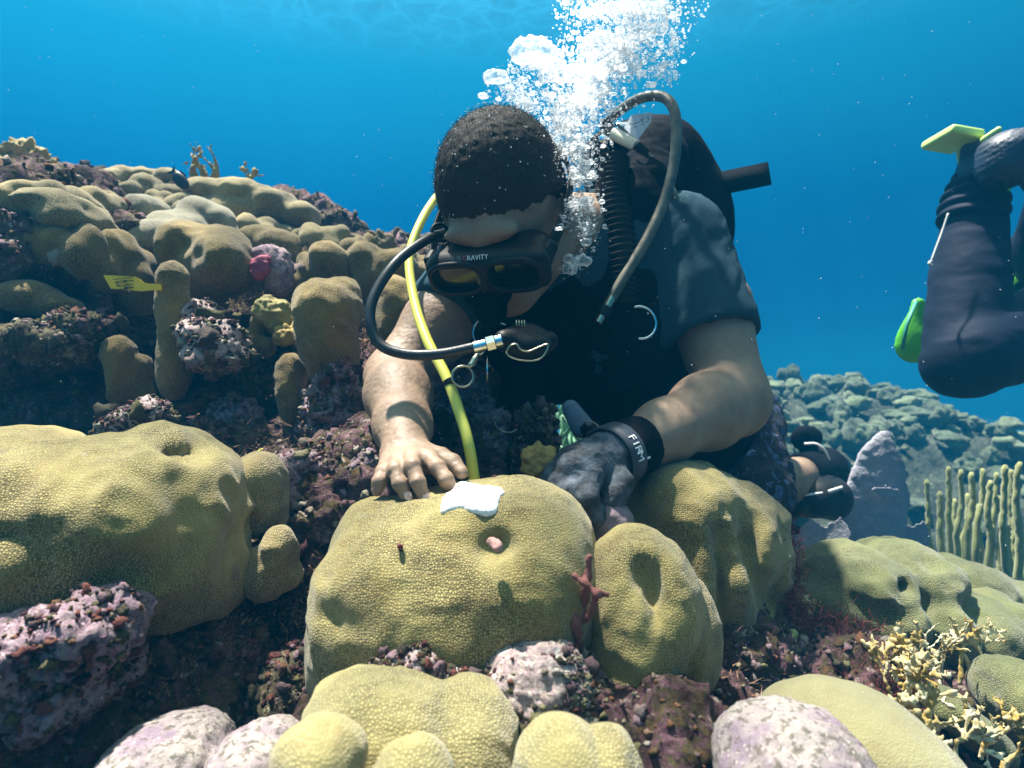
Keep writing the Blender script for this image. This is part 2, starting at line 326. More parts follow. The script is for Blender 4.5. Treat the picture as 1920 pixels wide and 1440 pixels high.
def build_setting():
    # near rock framework
    s = SDF(.0062)
    s.ell((0, .72, -.70), (1.3, .75, .25), .05)
    lob(s, [(200, 1290, .66, 290, 200, .17), (60, 1250, .58, 160, 190, .15), (850, 1400, .60, 250, 190, .13), (1230, 1460, .62, 200, 170, .14),
            (600, 1060, .80, 90, 190, .10), (690, 980, .84, 110, 170, .10), (480, 1080, .82, 130, 170, .09), (1330, 1290, .80, 170, 160, .13),
            (1500, 1390, .78, 260, 170, .2), (1760, 1350, .95, 330, 160, .22), (1050, 1130, .85, 260, 210, .12), (815, 970, .98, 155, 180, .13), (1000, 1040, .90, 110, 140, .1),
            (1230, 1430, .48, 130, 110, .05), (350, 1000, 1.0, 420, 190, .15)], .03)
    n1 = disp(s.mesh(1), rockdisp(.024, 22, 3)); n1 = disp(n1, rockdisp(.009, 80, 7, 3))
    tag(solid('reef_rock', n1, ROCK), kind='structure')
    # the wall on the left, undercut below its living top
    s = SDF(.0115)
    lob(s, [(60, 560, 1.30, 300, 200, .32), (330, 640, 1.55, 300, 210, .34), (600, 700, 1.50, 260, 200, .30), (800, 800, 1.30, 140, 170, .22), (560, 860, 1.25, 300, 170, .2),
            (300, 860, 1.35, 520, 230, .28), (-300, 700, 1.3, 360, 380, .4), (720, 640, 1.55, 190, 160, .25), (815, 860, 1.12, 100, 170, .1), (340, 560, 1.75, 420, 180, .3), (60, 480, 1.9, 420, 130, .3)], .05)
    pits(s, [(300, 715, 1.03, 230, 75, .34), (90, 690, .98, 190, 55, .28), (610, 800, 1.12, 60, 110, .22), (480, 765, 1.1, 120, 70, .32), (930, 800, 1.05, 60, 90, .12), (520, 640, 1.2, 60, 60, .12)], .03)
    n2 = disp(s.mesh(1), rockdisp(.055, 7.5, 5)); n2 = disp(n2, rockdisp(.020, 28, 8, 5))
    tag(solid('reef_wall', n2, ROCK), kind='structure')
    # seabed out to where the water swallows it
    def Z(x, y):
        p = np.stack([x, y, 0 * x], 1); t = np.clip((y - 1.9) / 1.7, 0, 1); t = t * t * (3 - 2 * t)
        z = -.845 + .34 * t + .44 * np.exp(-((x - 1.95) / .95) ** 2 - ((y - 4.3) / .85) ** 2) - .18 * np.exp(-((x - .9) / .5) ** 2 - ((y - 2.4) / .8) ** 2)
        z = z + .07 * fbm(p, 1.6, 4, 3) + .05 * fbm(p, 6, 4, 4, .6, True)
        return z - .55 * np.clip((y - 5.2) / 4, 0, 1) - 2.2 * np.clip((y - 9) / 20, 0, 1) ** 2
    gx = np.concatenate([np.linspace(-40, -4.2, 24), np.linspace(-4, 8, 330), np.linspace(8.3, 45, 24)]); gy = np.concatenate([np.linspace(-30, .1, 16), np.linspace(.3, 7.5, 240), np.linspace(7.7, 70, 40)])
    X, Y = np.meshgrid(gx, gy, indexing='ij'); z = Z(X.ravel(), Y.ravel()); z = np.where(Y.ravel() < 1.6, np.minimum(z, -.86), z)
    V = np.stack([X.ravel(), Y.ravel(), z], 1); nx, ny = len(gx), len(gy); I = np.arange(nx * ny).reshape(nx, ny)
    Q = np.stack([I[:-1, :-1].ravel(), I[1:, :-1].ravel(), I[1:, 1:].ravel(), I[:-1, 1:].ravel()], 1)
    sm = rock_mat('seabed_rock', [(.02, .03, .025), (.05, .06, .045), (.08, .10, .07), (.04, .045, .04), (.18, .20, .15)], 6, .02, dk=(.50, .70))
    tag(solid('seabed', (V, Q), sm), kind='structure')
    return Z
ZF = build_setting()
bpy.context.view_layer.update()
ROCKO = [o for o in bpy.data.objects if o.name in ('reef_rock', 'reef_wall')]
def hit(px, py, objs=None):
    best = None; d = Vector(P(px, py, 1)).normalized()
    for o in (objs or ROCKO):
        inv = o.matrix_world.inverted(); ok, loc, n, _ = o.ray_cast(inv @ Vector((0, 0, 0)), d)
        if ok:
            w = o.matrix_world @ loc
            if best is None or w.length < best[0].length: best = (w, n)
    return best

# ================================================================ CORALS
def colony(name, label, cat, lobes, mat, vox=.004, k=.02, sub=(), amp=.006, f=14, fine=.0, group=None, seed=0, ridge=0):
    s = SDF(vox); lob(s, lobes, k); pits(s, sub)
    def dd(V):
        r = amp * 1.5 * fbm(V, f, 3, seed, .42) + amp * .5 * fbm(V, f * 2.2, 2, seed + 7, .5, True)
        if ridge: r = r + ridge * (fbm(V * A((1, 1, .35)), f * 1.2, 2, seed + 3, .5, True))
        if fine: r = r + fine * fbm(V, 120, 3, seed + 5, .6)
        return r
    return solid(name, disp(s.mesh(2), dd), mat, label, cat, group)
BC = 'boulder_coral'
# --- the big ones in front
c1 = colony(BC, 'large olive boulder coral in the centre, under the bare hand and the white putty', 'coral',
    [(905, 1075, .585, 150, 140, .095), (1010, 1045, .590, 84, 112, .09), (760, 1090, .575, 120, 125, .085), (680, 1150, .570, 76, 135, .075), (860, 1165, .565, 190, 110, .085), (945, 988, .630, 130, 64, .09),
     (1010, 1130, .580, 78, 120, .08), (885, 1235, .560, 55, 50, .05, .03), (660, 1230, .575, 54, 60, .05), (700, 1035, .615, 75, 88, .05, .012), (745, 987, .62, 90, 48, .045, .012), (870, 964, .645, 105, 42, .06, .02)],
    CY, .0034, .045, sub=[(617, 1165, .49, 22, 20, .012), (932, 1026, .512, 15, 13, .016)], amp=.004, f=15, seed=2)
colony(BC, 'tall yellow boulder coral with a deep slanting pit, right of the central coral', 'coral',
    [(1195, 1080, .560, 72, 88, .06), (1230, 1130, .565, 85, 100, .06), (1180, 1200, .555, 78, 120, .065), (1190, 1290, .555, 70, 80, .055), (1275, 1185, .585, 52, 110, .055, .008), (1300, 1190, .60, 32, 80, .04), (1150, 1130, .57, 50, 90, .05)],
    CY, .0032, .03, sub=[(1205, 1080, .508, 11, 20, .016), (1228, 1120, .512, 8, 32, .016)], amp=.003, f=20, seed=4, ridge=.0012)
colony(BC, 'broad ridged boulder coral in half shade under the gloved forearm', 'coral',
    [(1290, 960, .80, 112, 92, .10), (1300, 1060, .79, 110, 120, .10), (1385, 1020, .80, 66, 110, .08, .01), (1428, 1060, .82, 44, 130, .07, .006), (1240, 1010, .80, 75, 120, .08), (1330, 1150, .80, 90, 90, .08), (1400, 1150, .81, 60, 80, .07, .008)],
    CY, .0045, .03, sub=[(1355, 1090, .70, 12, 100, .02), (1405, 1010, .725, 9, 70, .014)], amp=.007, f=12, seed=6)
colony(BC, 'pale knobbly boulder coral in the foreground, below the central coral', 'coral',
    [(690, 1345, .425, 125, 80, .055), (760, 1390, .42, 110, 80, .05), (875, 1375, .435, 78, 82, .05, .008), (900, 1440, .43, 70, 90, .05), (598, 1440, .345, 88, 88, .030, .004), (772, 1472, .345, 78, 76, .026, .004), (690, 1500, .39, 130, 60, .05)],
    CF, .0028, .022, amp=.0025, f=22, seed=8)
colony(BC, 'pair of smooth pale coral knobs at the bottom edge, right of the pale knobbly coral', 'coral',
    [(1050, 1445, .37, 78, 84, .04), (1142, 1455, .375, 58, 80, .035, .006), (1090, 1500, .37, 120, 60, .04)], CF, .0026, .014, amp=.002, f=24, seed=9)
colony(BC, 'smooth pale green boulder coral in the bottom right corner', 'coral',
    [(1590, 1410, .46, 130, 108, .07), (1680, 1470, .45, 120, 95, .07), (1510, 1400, .47, 80, 75, .05)], coral_mat('coral_pale_green', (.21, .195, .095), (.27, .255, .14), (.08, .07, .03), 260, .0007, groove=.4), .0032, .03, amp=.002, f=14, seed=10)
colony(BC, 'huge yellow boulder coral with broad folds filling the left foreground', 'coral',
    [(200, 930, .62, 215, 100, .12), (90, 1010, .58, 175, 140, .11), (320, 960, .61, 110, 115, .10), (250, 1060, .60, 190, 110, .10), (370, 1060, .61, 80, 105, .08, .012), (60, 1100, .56, 120, 90, .09), (425, 1090, .62, 38, 75, .05, .01), (310, 845, .66, 55, 34, .05, .015), (150, 870, .66, 90, 50, .07), (400, 985, .63, 36, 60, .05), (300, 1130, .60, 90, 60, .06)],
    CY, .0042, .035, sub=[(-8, 1020, .475, 38, 14, .02), (160, 1025, .475, 18, 14, .012), (345, 1010, .52, 26, 70, .03), (330, 865, .60, 36, 12, .02), (240, 1110, .49, 60, 20, .02)], amp=.010, f=9, seed=12)
colony(BC, 'smooth boulder coral at the left edge, behind the huge yellow coral', 'coral', [(40, 865, .74, 120, 60, .08), (-60, 900, .72, 120, 90, .09)], CY, .005, .02, amp=.004, seed=13)
colony(BC, 'small round olive coral beside the right edge of the huge yellow coral', 'coral', [(478, 905, .70, 52, 52, .045), (500, 950, .70, 40, 60, .04), (450, 940, .70, 40, 50, .04)], CG, .0035, .012, amp=.003, f=22, seed=14)
colony(BC, 'small lumpy coral with a pale dead patch, low beside the huge yellow coral', 'coral', [(525, 1030, .66, 26, 40, .03), (500, 1075, .66, 42, 46, .035), (545, 1080, .67, 14, 22, .02, .006)], CG, .003, .012, amp=.003, f=26, seed=15)
colony(BC, 'green lumpy boulder coral with hollows at middle right', 'coral',
    [(1600, 1080, .95, 92, 50, .12), (1690, 1078, .98, 84, 58, .12, .008), (1560, 1130, .93, 80, 55, .09, .01), (1650, 1150, .91, 66, 66, .09, .006), (1735, 1160, .92, 66, 70, .09, .006), (1812, 1180, .93, 80, 70, .10, .006), (1670, 1190, .88, 36, 46, .06, .006), (1880, 1180, 1.0, 100, 60, .1)],
    CR, .0055, .025, sub=[(1705, 1108, .85, 16, 9, .035), (1772, 1142, .84, 12, 14, .035), (1562, 1102, .85, 18, 9, .03), (1640, 1168, .82, 6, 22, .03)], amp=.008, f=12, seed=16)
colony(BC, 'green boulder coral behind the hollowed one, below the sea rods', 'coral', [(1800, 1100, 1.15, 80, 46, .1), (1890, 1140, 1.15, 90, 56, .1), (1950, 1190, 1.1, 100, 70, .1)], CR, .006, .03, amp=.008, f=10, seed=17)
colony(BC, 'green lump of coral at the right edge, above the curved coral knob', 'coral', [(1900, 1300, .72, 62, 62, .06), (1940, 1340, .70, 60, 60, .06)], CR, .0042, .02, amp=.004, f=16, seed=18)
colony(BC, 'curved green coral knob among the fire coral at lower right', 'coral', [(1765, 1325, .66, 44, 34, .035), (1815, 1365, .66, 42, 34, .035), (1860, 1400, .66, 32, 36, .03)], CR, .0034, .016, amp=.002, f=20, seed=19)
# --- the left reef, front to back
lr = 'boulder corals on top of the left reef'
def lc(label, lobes, mat=CG, **kw): return colony(BC, label, 'coral', lobes, mat, **{**dict(vox=.0065, amp=.005, f=14, group=lr), **kw})
lc('low pale ledge of coral capping the dark overhang at the left edge', [(40, 385, 1.10, 60, 34, .10), (110, 395, 1.10, 70, 30, .10, .01), (150, 425, 1.10, 52, 38, .09), (-40, 380, 1.12, 70, 50, .12), (60, 420, 1.12, 110, 32, .08)], seed=21)
lc('pale smooth coral folds along the skyline at the far left', [(40, 345, 1.45, 70, 24, .14), (110, 348, 1.45, 60, 26, .12, .012), (165, 358, 1.42, 36, 32, .1, .01), (-50, 350, 1.45, 80, 40, .14), (60, 375, 1.42, 130, 28, .12)], seed=22)
lc('cluster of round coral knobs on the skyline, left of the fire coral', [(215, 340, 1.55, 26, 24, .05, .005), (245, 335, 1.6, 28, 18, .06, .005), (285, 335, 1.62, 30, 20, .06, .006), (185, 342, 1.6, 20, 18, .05, .006), (205, 368, 1.48, 24, 24, .05, .005), (250, 362, 1.45, 20, 20, .045, .005), (275, 352, 1.5, 26, 20, .05, .005), (318, 340, 1.6, 24, 18, .05, .005), (330, 368, 1.5, 32, 20, .05, .006), (240, 375, 1.5, 90, 24, .05)], seed=23)
lc('ball shaped grey coral knob beside the pale forked coral', [(220, 415, 1.25, 33, 28, .05), (205, 435, 1.25, 30, 24, .05)], seed=24)
lc('pale forked coral with smooth ridges on the upper left reef', [(280, 400, 1.30, 34, 30, .06), (330, 425, 1.26, 50, 26, .05, .014), (375, 405, 1.32, 34, 28, .06), (290, 450, 1.22, 60, 26, .05), (250, 470, 1.20, 42, 36, .06), (410, 420, 1.34, 30, 30, .06, .006), (425, 440, 1.34, 22, 24, .05, .006), (330, 460, 1.25, 90, 36, .07)], coral_mat('coral_pale_grey', (.30, .27, .17), (.38, .35, .25), (.10, .09, .06), 220, .0008), k=.022, seed=25)
lc('long dark coral with a pale rounded top on the skyline below the fire coral', [(405, 372, 1.50, 48, 32, .10), (460, 376, 1.50, 56, 34, .10), (510, 388, 1.50, 40, 32, .09), (440, 410, 1.48, 90, 34, .09), (535, 385, 1.52, 20, 22, .05, .006), (575, 408, 1.50, 22, 24, .05, .008), (548, 410, 1.5, 26, 22, .05)], seed=26)
lc('brown green coral with a bare pink notch, above the finger coral', [(345, 450, 1.12, 44, 32, .06), (405, 458, 1.12, 48, 30, .06), (420, 495, 1.10, 46, 52, .07), (325, 475, 1.10, 24, 40, .05), (385, 510, 1.12, 40, 50, .06)], CB, sub=[(352, 472, 1.02, 26, 16, .03)], vox=.0055, seed=27)
lc('green boulder coral sloping down to the right, behind the pink sponge', [(490, 455, 1.30, 40, 26, .07), (530, 465, 1.28, 46, 30, .07), (555, 490, 1.28, 28, 34, .06)], CB, seed=28)
lc('pale smooth coral mound on the skyline, left of the finger sponges', [(545, 445, 1.50, 34, 16, .07, .01), (590, 452, 1.50, 38, 20, .07, .01), (625, 462, 1.48, 32, 24, .07), (585, 470, 1.5, 60, 20, .06)], seed=29)
lc('rusty bare coral stump with a thin live rim, beside the pink sponge', [(500, 485, 1.15, 28, 22, .04), (520, 510, 1.15, 26, 46, .04), (480, 500, 1.16, 20, 30, .035)], ROCKP, amp=.004, fine=.003, vox=.005, seed=30)
lc('brown velvety coral knob between the green coral and the yellow hose', [(620, 490, 1.20, 34, 30, .06), (640, 505, 1.2, 26, 36, .05)], CB, seed=31)
lc('broad brown coral block with a bumpy top, directly behind the yellow hose', [(690, 490, 1.22, 36, 36, .06), (735, 500, 1.22, 45, 32, .06, .012), (715, 525, 1.22, 60, 40, .06), (790, 520, 1.28, 40, 26, .05, .01), (850, 530, 1.3, 60, 26, .05)], CB, fine=.0015, seed=32)
lc('tall green brown coral column with a domed top', [(615, 575, .98, 58, 46, .055), (612, 620, .98, 55, 70, .055), (625, 670, .98, 44, 60, .045), (640, 550, .99, 28, 24, .03, .006)], CB, vox=.0045, k=.02, fine=.001, seed=33)
lc('rounded brown coral column framed by the loop of the black hose', [(742, 560, 1.10, 38, 40, .045), (745, 600, 1.10, 44, 60, .05), (770, 570, 1.1, 22, 34, .04)], CB, fine=.001, seed=34)
lc('slim finger of coral carrying the yellow number tag', [(324, 515, 1.00, 25, 26, .022), (324, 560, 1.00, 26, 50, .022), (325, 620, 1.00, 27, 60, .023), (325, 690, 1.0, 30, 60, .026)], CB, vox=.0036, k=.015, amp=.0025, fine=.001, seed=35)
lc('tiny pair of stubby coral columns beside the sunlit ledge', [(482, 610, 1.05, 14, 24, .013), (480, 645, 1.05, 16, 26, .016), (462, 640, 1.05, 14, 24, .014), (500, 650, 1.05, 18, 20, .015)], CB, vox=.0034, k=.006, amp=.002, seed=36)
def knobs(label, regs, mat, seed, r=(15, 26), n=10, tall=1.2, k=.006, vox=.006, back=.4):
    g = np.random.RandomState(seed); s = SDF(vox); m = 0
    for x, y, w, h in regs:
        for _ in range(n):
            px, py = x + g.uniform(-w, w), y + g.uniform(-h, h); q = hit(px, py)
            if q is None or q[0].y > 2.3: q0 = P(px, py + 14, 1.5 if y < 420 else 1.3)
            else: q0 = A(q[0])
            d = q0[1]; rr = g.uniform(*r) / FPX * d; q0 = q0 * (1 - .25 * rr / d); s.ell(q0, (rr * g.uniform(.85, 1.3), rr * 1.1, rr * tall * g.uniform(.8, 1.15)), k); s.ell(q0 - A((0, -rr * .3, rr * 1.0)), (rr * .9, rr, rr * 1.2), .02); m += 1
    return solid(BC, disp(biggest(s.mesh(2)), lambda V: .004 * fbm(V, 22, 3, seed, .5)), mat, label, 'coral', lr)
lc('short mustard coral column standing just below and left of the tall domed column', [(548, 690, 1.0, 24, 30, .025), (548, 740, 1.0, 22, 50, .025)], CB, vox=.0045, k=.015, fine=.001, seed=120)
lc('pair of stout brown coral columns low on the wall, below the yellow number tag', [(225, 665, 1.0, 26, 34, .03), (228, 715, 1.0, 22, 44, .03), (268, 690, 1.02, 20, 26, .025), (268, 725, 1.02, 18, 34, .025)], CB, vox=.0045, k=.01, fine=.001, seed=121)
lc('mustard coral lobe on the dark wall at the left edge, above the shelf rock', [(60, 560, 1.02, 50, 26, .05), (110, 575, 1.02, 34, 22, .04, .01)], CB, seed=122)
knobs('tight heap of small pale knobs between the left edge ledge and the ball shaped knob', [(185, 385, 26, 22), (150, 372, 30, 10)], CG, 101, (14, 22), 9)
knobs('rounded coral knobs just under the skyline folds at the far left edge', [(30, 365, 50, 12), (90, 372, 30, 12)], CG, 102, (16, 26), 8, .9)
knobs('row of grey knobs below the fire coral, above the pale forked coral', [(300, 385, 50, 10), (350, 385, 24, 12)], CG, 103, (13, 22), 7)
knobs('brownish knobs in the dip between the forked coral and the long dark coral', [(440, 432, 40, 14), (490, 438, 30, 12)], CG, 104, (15, 25), 8)
knobs('pale steep coral lobes at the right end of the skyline, above the brown velvety knob', [(560, 440, 40, 12), (610, 452, 30, 12)], CG, 105, (14, 22), 8)
knobs('dark olive coral columns hanging under the ball shaped grey knob', [(230, 480, 36, 30), (270, 520, 20, 30)], CB, 106, (17, 28), 7, 1.5)
knobs('low brown coral lobes along the upper edge of the dark overhang at the left', [(110, 440, 60, 14), (160, 465, 26, 16)], CB, 107, (14, 24), 8)
knobs('small brown coral lobes between the brown green coral and the rusty stump', [(465, 470, 18, 26), (470, 530, 14, 20)], CB, 108, (12, 20), 6)
knobs('group of velvety brown coral columns right of the tall domed column', [(690, 560, 22, 40), (680, 620, 16, 30)], CB, 109, (15, 24), 6, 1.5)
knobs('brown coral lobes below the block behind the yellow hose', [(780, 560, 30, 26), (800, 540, 30, 20)], CB, 110, (15, 24), 7, 1.3)
knobs('line of small golden brown coral heads on the wall below the skyline mound', [(585, 500, 20, 16), (560, 530, 14, 16), (650, 540, 12, 16)], CB, 111, (12, 19), 5, 1.2)
knobs('weathered knobs of coral along the crest behind the yellow hose', [(680, 462, 24, 8), (750, 485, 30, 8), (810, 500, 30, 8)], CB, 112, (12, 18), 6)
def brain(label, lobes, mat, vox=.0024, f=120, amp=.0046, seed=0, group=None):
    s = SDF(vox); lob(s, lobes, .012); m = disp(s.mesh(2), lambda V: amp * fbm(V, f, 2, seed, .4)); return solid('knobby_coral', m, mat, label, 'coral', group)
brain('small yellow green knobby coral on the left reef, above the tiny columns', [(508, 585, 1.05, 32, 30, .03), (525, 600, 1.05, 22, 30, .03)], plain('knob_yellow', (.20, .17, .05), .8, var=.3, bump=(300, .001)), seed=41)
brain('little golden lump of coral right of the tiny columns', [(535, 630, 1.03, 22, 20, .02), (555, 622, 1.05, 12, 20, .015)], plain('knob_gold', (.26, .18, .04), .8, var=.3, bump=(300, .001)), seed=42)
brain('golden brown knobby coral in front of the teal gorgonian, left of the glove', [(1012, 862, .80, 34, 30, .025), (1008, 880, .80, 26, 18, .02)], plain('knob_brown', (.42, .27, .08), .8, var=.35, bump=(350, .001)), .0020, 120, .0048, 43)
ROCKS = MT('speckled_crust'); _c = ROCKS.mix(ROCKS.ramp(ROCKS.noise(24, 5, .7), [(.38, 0), (.6, 1)]), (.30, .26, .24), (.20, .145, .19)); _c = ROCKS.mix(ROCKS.ramp(ROCKS.noise(170, 3, .7), [(.52, 0), (.60, .85)]), _c, (.08, .07, .05)); _c = ROCKS.mix(ROCKS.ramp(ROCKS.voro(210), [(.12, .8), (.26, 0)]), _c, (.44, .42, .37)); _c = ROCKS.mix(ROCKS.ramp(ROCKS.noise(14, 3), [(.58, 0), (.66, .8)]), _c, (.09, .10, .05))
ROCKS = ROCKS.set(_c, .85, ROCKS.bump(ROCKS.noise(150, 6, .7), .003))
def rock(name, label, lobes, mat, vox=.004, k=.02, amp=.007, f=40, seed=0, group='bare rocks between the corals', sub=()):
    s = SDF(vox * .8); lob(s, lobes, k); pits(s, sub); m = disp(s.mesh(1), rockdisp(amp * 1.7, f * .9, seed)); m = disp(m, rockdisp(amp * .7, f * 3, seed + 4, 3)); m = disp(m, lambda V: amp * .22 * fbm(V, f * 9, 2, seed, .7)); return solid(name, m, mat, label, 'rock', group)
rock('dead_coral_rock', 'sunlit pale ledge of bare rock right of the finger coral', [(400, 632, .99, 56, 26, .06), (405, 665, .97, 54, 26, .05), (385, 598, 1.04, 40, 26, .05)], ROCKW, seed=51, amp=.005)
rock('dead_coral_rock', 'speckled whitish rock behind the huge yellow coral', [(262, 792, .92, 44, 30, .04), (290, 785, .92, 26, 26, .03), (225, 805, .92, 26, 18, .03)], ROCKW, seed=52)
rock('dead_coral_rock', 'pink rock lit from above, wedged under the bare forearm', [(690, 880, .80, 34, 36, .04), (650, 930, .80, 40, 34, .04)], ROCKP, seed=53)
rock('dead_coral_rock', 'tall encrusted rock with a pale top between the left corals and the central coral', [(560, 880, .78, 36, 26, .035), (570, 930, .78, 40, 56, .04), (600, 1000, .76, 30, 60, .035)], ROCKP, seed=54)
rock('dead_coral_rock', 'purple crusted rock under the huge yellow coral', [(185, 1175, .49, 62, 70, .045), (130, 1260, .50, 90, 80, .06), (60, 1220, .48, 90, 60, .05)], ROCKP, seed=55, amp=.006)
rock('dead_coral_rock', 'grey violet rock plate under the left end of the central coral', [(770, 1250, .478, 50, 34, .02), (735, 1265, .478, 40, 24, .02), (820, 1280, .48, 50, 26, .02)], ROCKW, .003, seed=56, amp=.004)
rock('dead_coral_rock', 'pale violet rock under the right end of the central coral', [(985, 1275, .485, 72, 46, .03), (950, 1320, .48, 56, 46, .03), (1035, 1255, .49, 48, 40, .03), (1050, 1330, .48, 44, 40, .03), (1000, 1380, .47, 70, 46, .04)], ROCKW, .003, seed=57, amp=.0045)
rock('dead_coral_rock', 'bright yellowish white crust between the central and the tall yellow coral', [(1090, 1270, .53, 22, 60, .02), (1110, 1310, .52, 26, 36, .02)], ROCKW, .003, seed=58, amp=.003)
rock('dead_coral_rock', 'speckled white and violet rock at the bottom edge, right of centre', [(1500, 1425, .40, 120, 82, .055), (1420, 1440, .40, 66, 58, .04)], ROCKS, .003, seed=59, amp=.0018, f=40)
rock('dead_coral_rock', 'pinkish white rock hump at the bottom edge, left of the pale knobbly coral', [(310, 1435, .46, 105, 66, .06), (480, 1440, .45, 80, 64, .05, .008)], ROCKS, .0032, seed=60, amp=.002, f=40)
rock('dead_coral_rock', 'mottled yellow and white rock in the dark crevice left of the central coral', [(560, 1275, .62, 52, 32, .04), (540, 1300, .60, 40, 30, .04)], ROCKG, seed=61)
rock('dead_coral_rock', 'violet rock spur under the tall yellow coral at the bottom edge', [(1290, 1420, .46, 40, 60, .03), (1250, 1440, .47, 60, 40, .03), (1330, 1445, .45, 34, 40, .03)], ROCKP, seed=62)
rock('dead_coral_rock', 'dark encrusted rock right behind the yellow hose', [(860, 760, 1.02, 50, 110, .05), (830, 830, .98, 46, 70, .05), (900, 840, 1.0, 60, 90, .05)], ROCKP, seed=63, amp=.01, f=30)
rock('dead_coral_rock', 'rounded brown rock left of the teal gorgonian', [(1005, 800, .95, 30, 44, .03), (1000, 850, .95, 34, 40, .03)], ROCKG, seed=64)
rock('dead_coral_rock', 'flat shelf rock with purple patches on the dark wall at the left edge', [(70, 640, .98, 90, 22, .06), (160, 615, 1.0, 46, 20, .05)], ROCKG, seed=65)
rock('dead_coral_rock', 'dark knobby rock standing at the foot of the reef wall, left of the forearm', [(600, 790, 1.0, 30, 60, .03), (640, 740, .98, 36, 80, .035), (440, 790, 1.05, 44, 34, .04)], ROCKP, seed=66, amp=.009)
solid('ball_sponge', disp(SDF(.0035).ell(P(1145, 985, .68), (.026, .022, .028), .01).mesh(2), lambda V: .002 * fbm(V, 60, 3, 3)), plain('violet_sponge', (.20, .15, .17), .9, var=.3, bump=(200, .001)), 'grey violet ball sponge under the glove', 'sponge')

# --- encrusting growth: sponges, crusts and turf in small uneven clumps over every bare rock
def growth(n, seed=3):
    g = np.random.RandomState(seed); V0, F0 = ico(2); C = []; N = []; Rr = []
    tg = [o for o in bpy.data.objects if o.type == 'MESH' and o.data.materials[0] != ROCKS and (o.name.startswith('reef_') or o.name.startswith('dead_coral_rock'))]
    for o in tg:
        me = o.data; k = len(me.vertices); co = np.empty(k * 3, np.float32); no = np.empty(k * 3, np.float32); me.vertices.foreach_get('co', co); me.vertices.foreach_get('normal', no)
        co = co.reshape(-1, 3) + WL[o.name]; no = no.reshape(-1, 3); px = co[:, 0] / co[:, 1] * FPX + 960; py = 720 - co[:, 2] / co[:, 1] * FPX
        face = (no * co).sum(1) < .03; ok = np.where((co[:, 1] > .3) & (px > -150) & (px < 2050) & (py > 200) & (py < 1560) & face)[0]; wt = 1 / co[ok, 1] ** 1.6; patch = np.clip(fbm(co[ok].astype(float), 13, 3, 5) + .65, .25, 1) ** 1.5; wt = wt * patch; wt /= wt.sum()
        m = int(n * (.24 if o.name == 'reef_rock' else .20 if o.name == 'reef_wall' else .012)); i = g.choice(ok, m, p=wt); C.append(co[i]); N.append(no[i]); Rr.append(g.uniform(.0009, .0040, m) * (.25 + .62 * co[i, 1]) * np.exp(g.randn(m) * .45))
    C = np.concatenate(C); N = np.concatenate(N); Rr = np.concatenate(Rr); m = len(C); J = 1 + .33 * g.randn(m, len(V0)).clip(-1.4, 1.8)[:, :, None]
    V = V0[None] * J * Rr[:, None, None] * g.uniform(.6, 1.5, (m, 1, 3)); V = V + C[:, None] + N[:, None] * Rr[:, None, None] * .25; col = np.clip(.5 + .5 * fbm(C.astype(float), 9, 2, 8) + g.randn(m) * .22, 0, 1)
    F = (F0[None] + (np.arange(m) * len(V0))[:, None, None]).reshape(-1, 3)
    M = MT('encrusting_growth'); cc = M.ramp(M.attr('tone'), [(0, (.05, .012, .018)), (.16, (.16, .05, .035)), (.3, (.10, .09, .03)), (.42, (.05, .045, .03)), (.54, (.17, .10, .12)), (.66, (.28, .19, .22)), (.78, (.20, .19, .08)), (.9, (.42, .38, .33)), (1, (.22, .10, .05))]); cc = M.mix(M.noise(240, 3, .7), M.mix(.6, cc, (.02, .015, .015)), cc)
    solid('encrusting_growth', (V.reshape(-1, 3), F), M.set(cc, .85, M.bump(M.noise(380, 4, .7), .002), Specular_IOR_Level=.2), kind='stuff', attr={'tone': np.repeat(col, len(V0))})
growth(56000)
# --- branching things
def branching(n0, start, dirv, L, r, depth, s, g, spread=.6, shr=.72, flatn=None):
    d = unit(dirv); p = A(start); pts = [p]; rs = [r]
    for i in range(3):
        d = unit(d + g.randn(3) * .16 + A((0, 0, .05))); p = p + d * L / 3; pts.append(p); rs.append(r * (1 - .12 * (i + 1)))
    s.chain(pts, rs, r * .8)
    if depth > 0:
        for j in range(n0):
            a = g.uniform(-1, 1, 3) * spread
            if flatn is not None: a = a - unit(flatn) * (a @ unit(flatn)) * .75
            branching(n0, p, d + a, L * g.uniform(.6, .9), max(rs[-1] * shr, s.h * .72), depth - 1, s, g, spread, shr, flatn)
def fire(label, roots, mat, vox=.0025, seed=0, L=.05, r=.009, depth=3, name='fire_coral', cat='coral', group=None, n0=2, spread=.75, flatn=(0.2, 1, 0)):
    g = np.random.RandomState(seed); s = SDF(vox)
    for p in roots: branching(n0, p, (g.uniform(-.4, .4), g.uniform(-.2, .2), 1), L, r, depth, s, g, spread, .75, flatn)
    return solid(name, disp(s.mesh(1), lambda V: vox * .8 * fbm(V, 120, 2, seed)), mat, label, cat, group)
FC = MT('fire_coral'); FC = FC.set(FC.mix(FC.ramp(FC.noise(28, 4), [(.4, 0), (.62, 1)]), (.30, .21, .05), (.72, .66, .44)), .8, FC.bump(FC.noise(160, 4), .0015))
FCD = plain('fire_coral_far', (.26, .19, .06), .8, var=.35, bump=(120, .002))
fire('leafy fire coral on the skyline of the left reef, right of the black fish', [P(365, 345, 1.6), P(385, 345, 1.62), P(402, 345, 1.6)], FCD, .0035, 3, .036, .010, 3)
fire('small fire coral tuft on the skyline above the long dark coral', [P(462, 352, 1.6), P(474, 352, 1.6)], FCD, .0035, 5, .022, .007, 3)
s = SDF(.005); lob(s, [(20, 296, 1.5, 50, 34, .02), (62, 300, 1.5, 26, 24, .018), (0, 320, 1.5, 40, 30, .02), (30, 325, 1.5, 50, 14, .02)], .01)
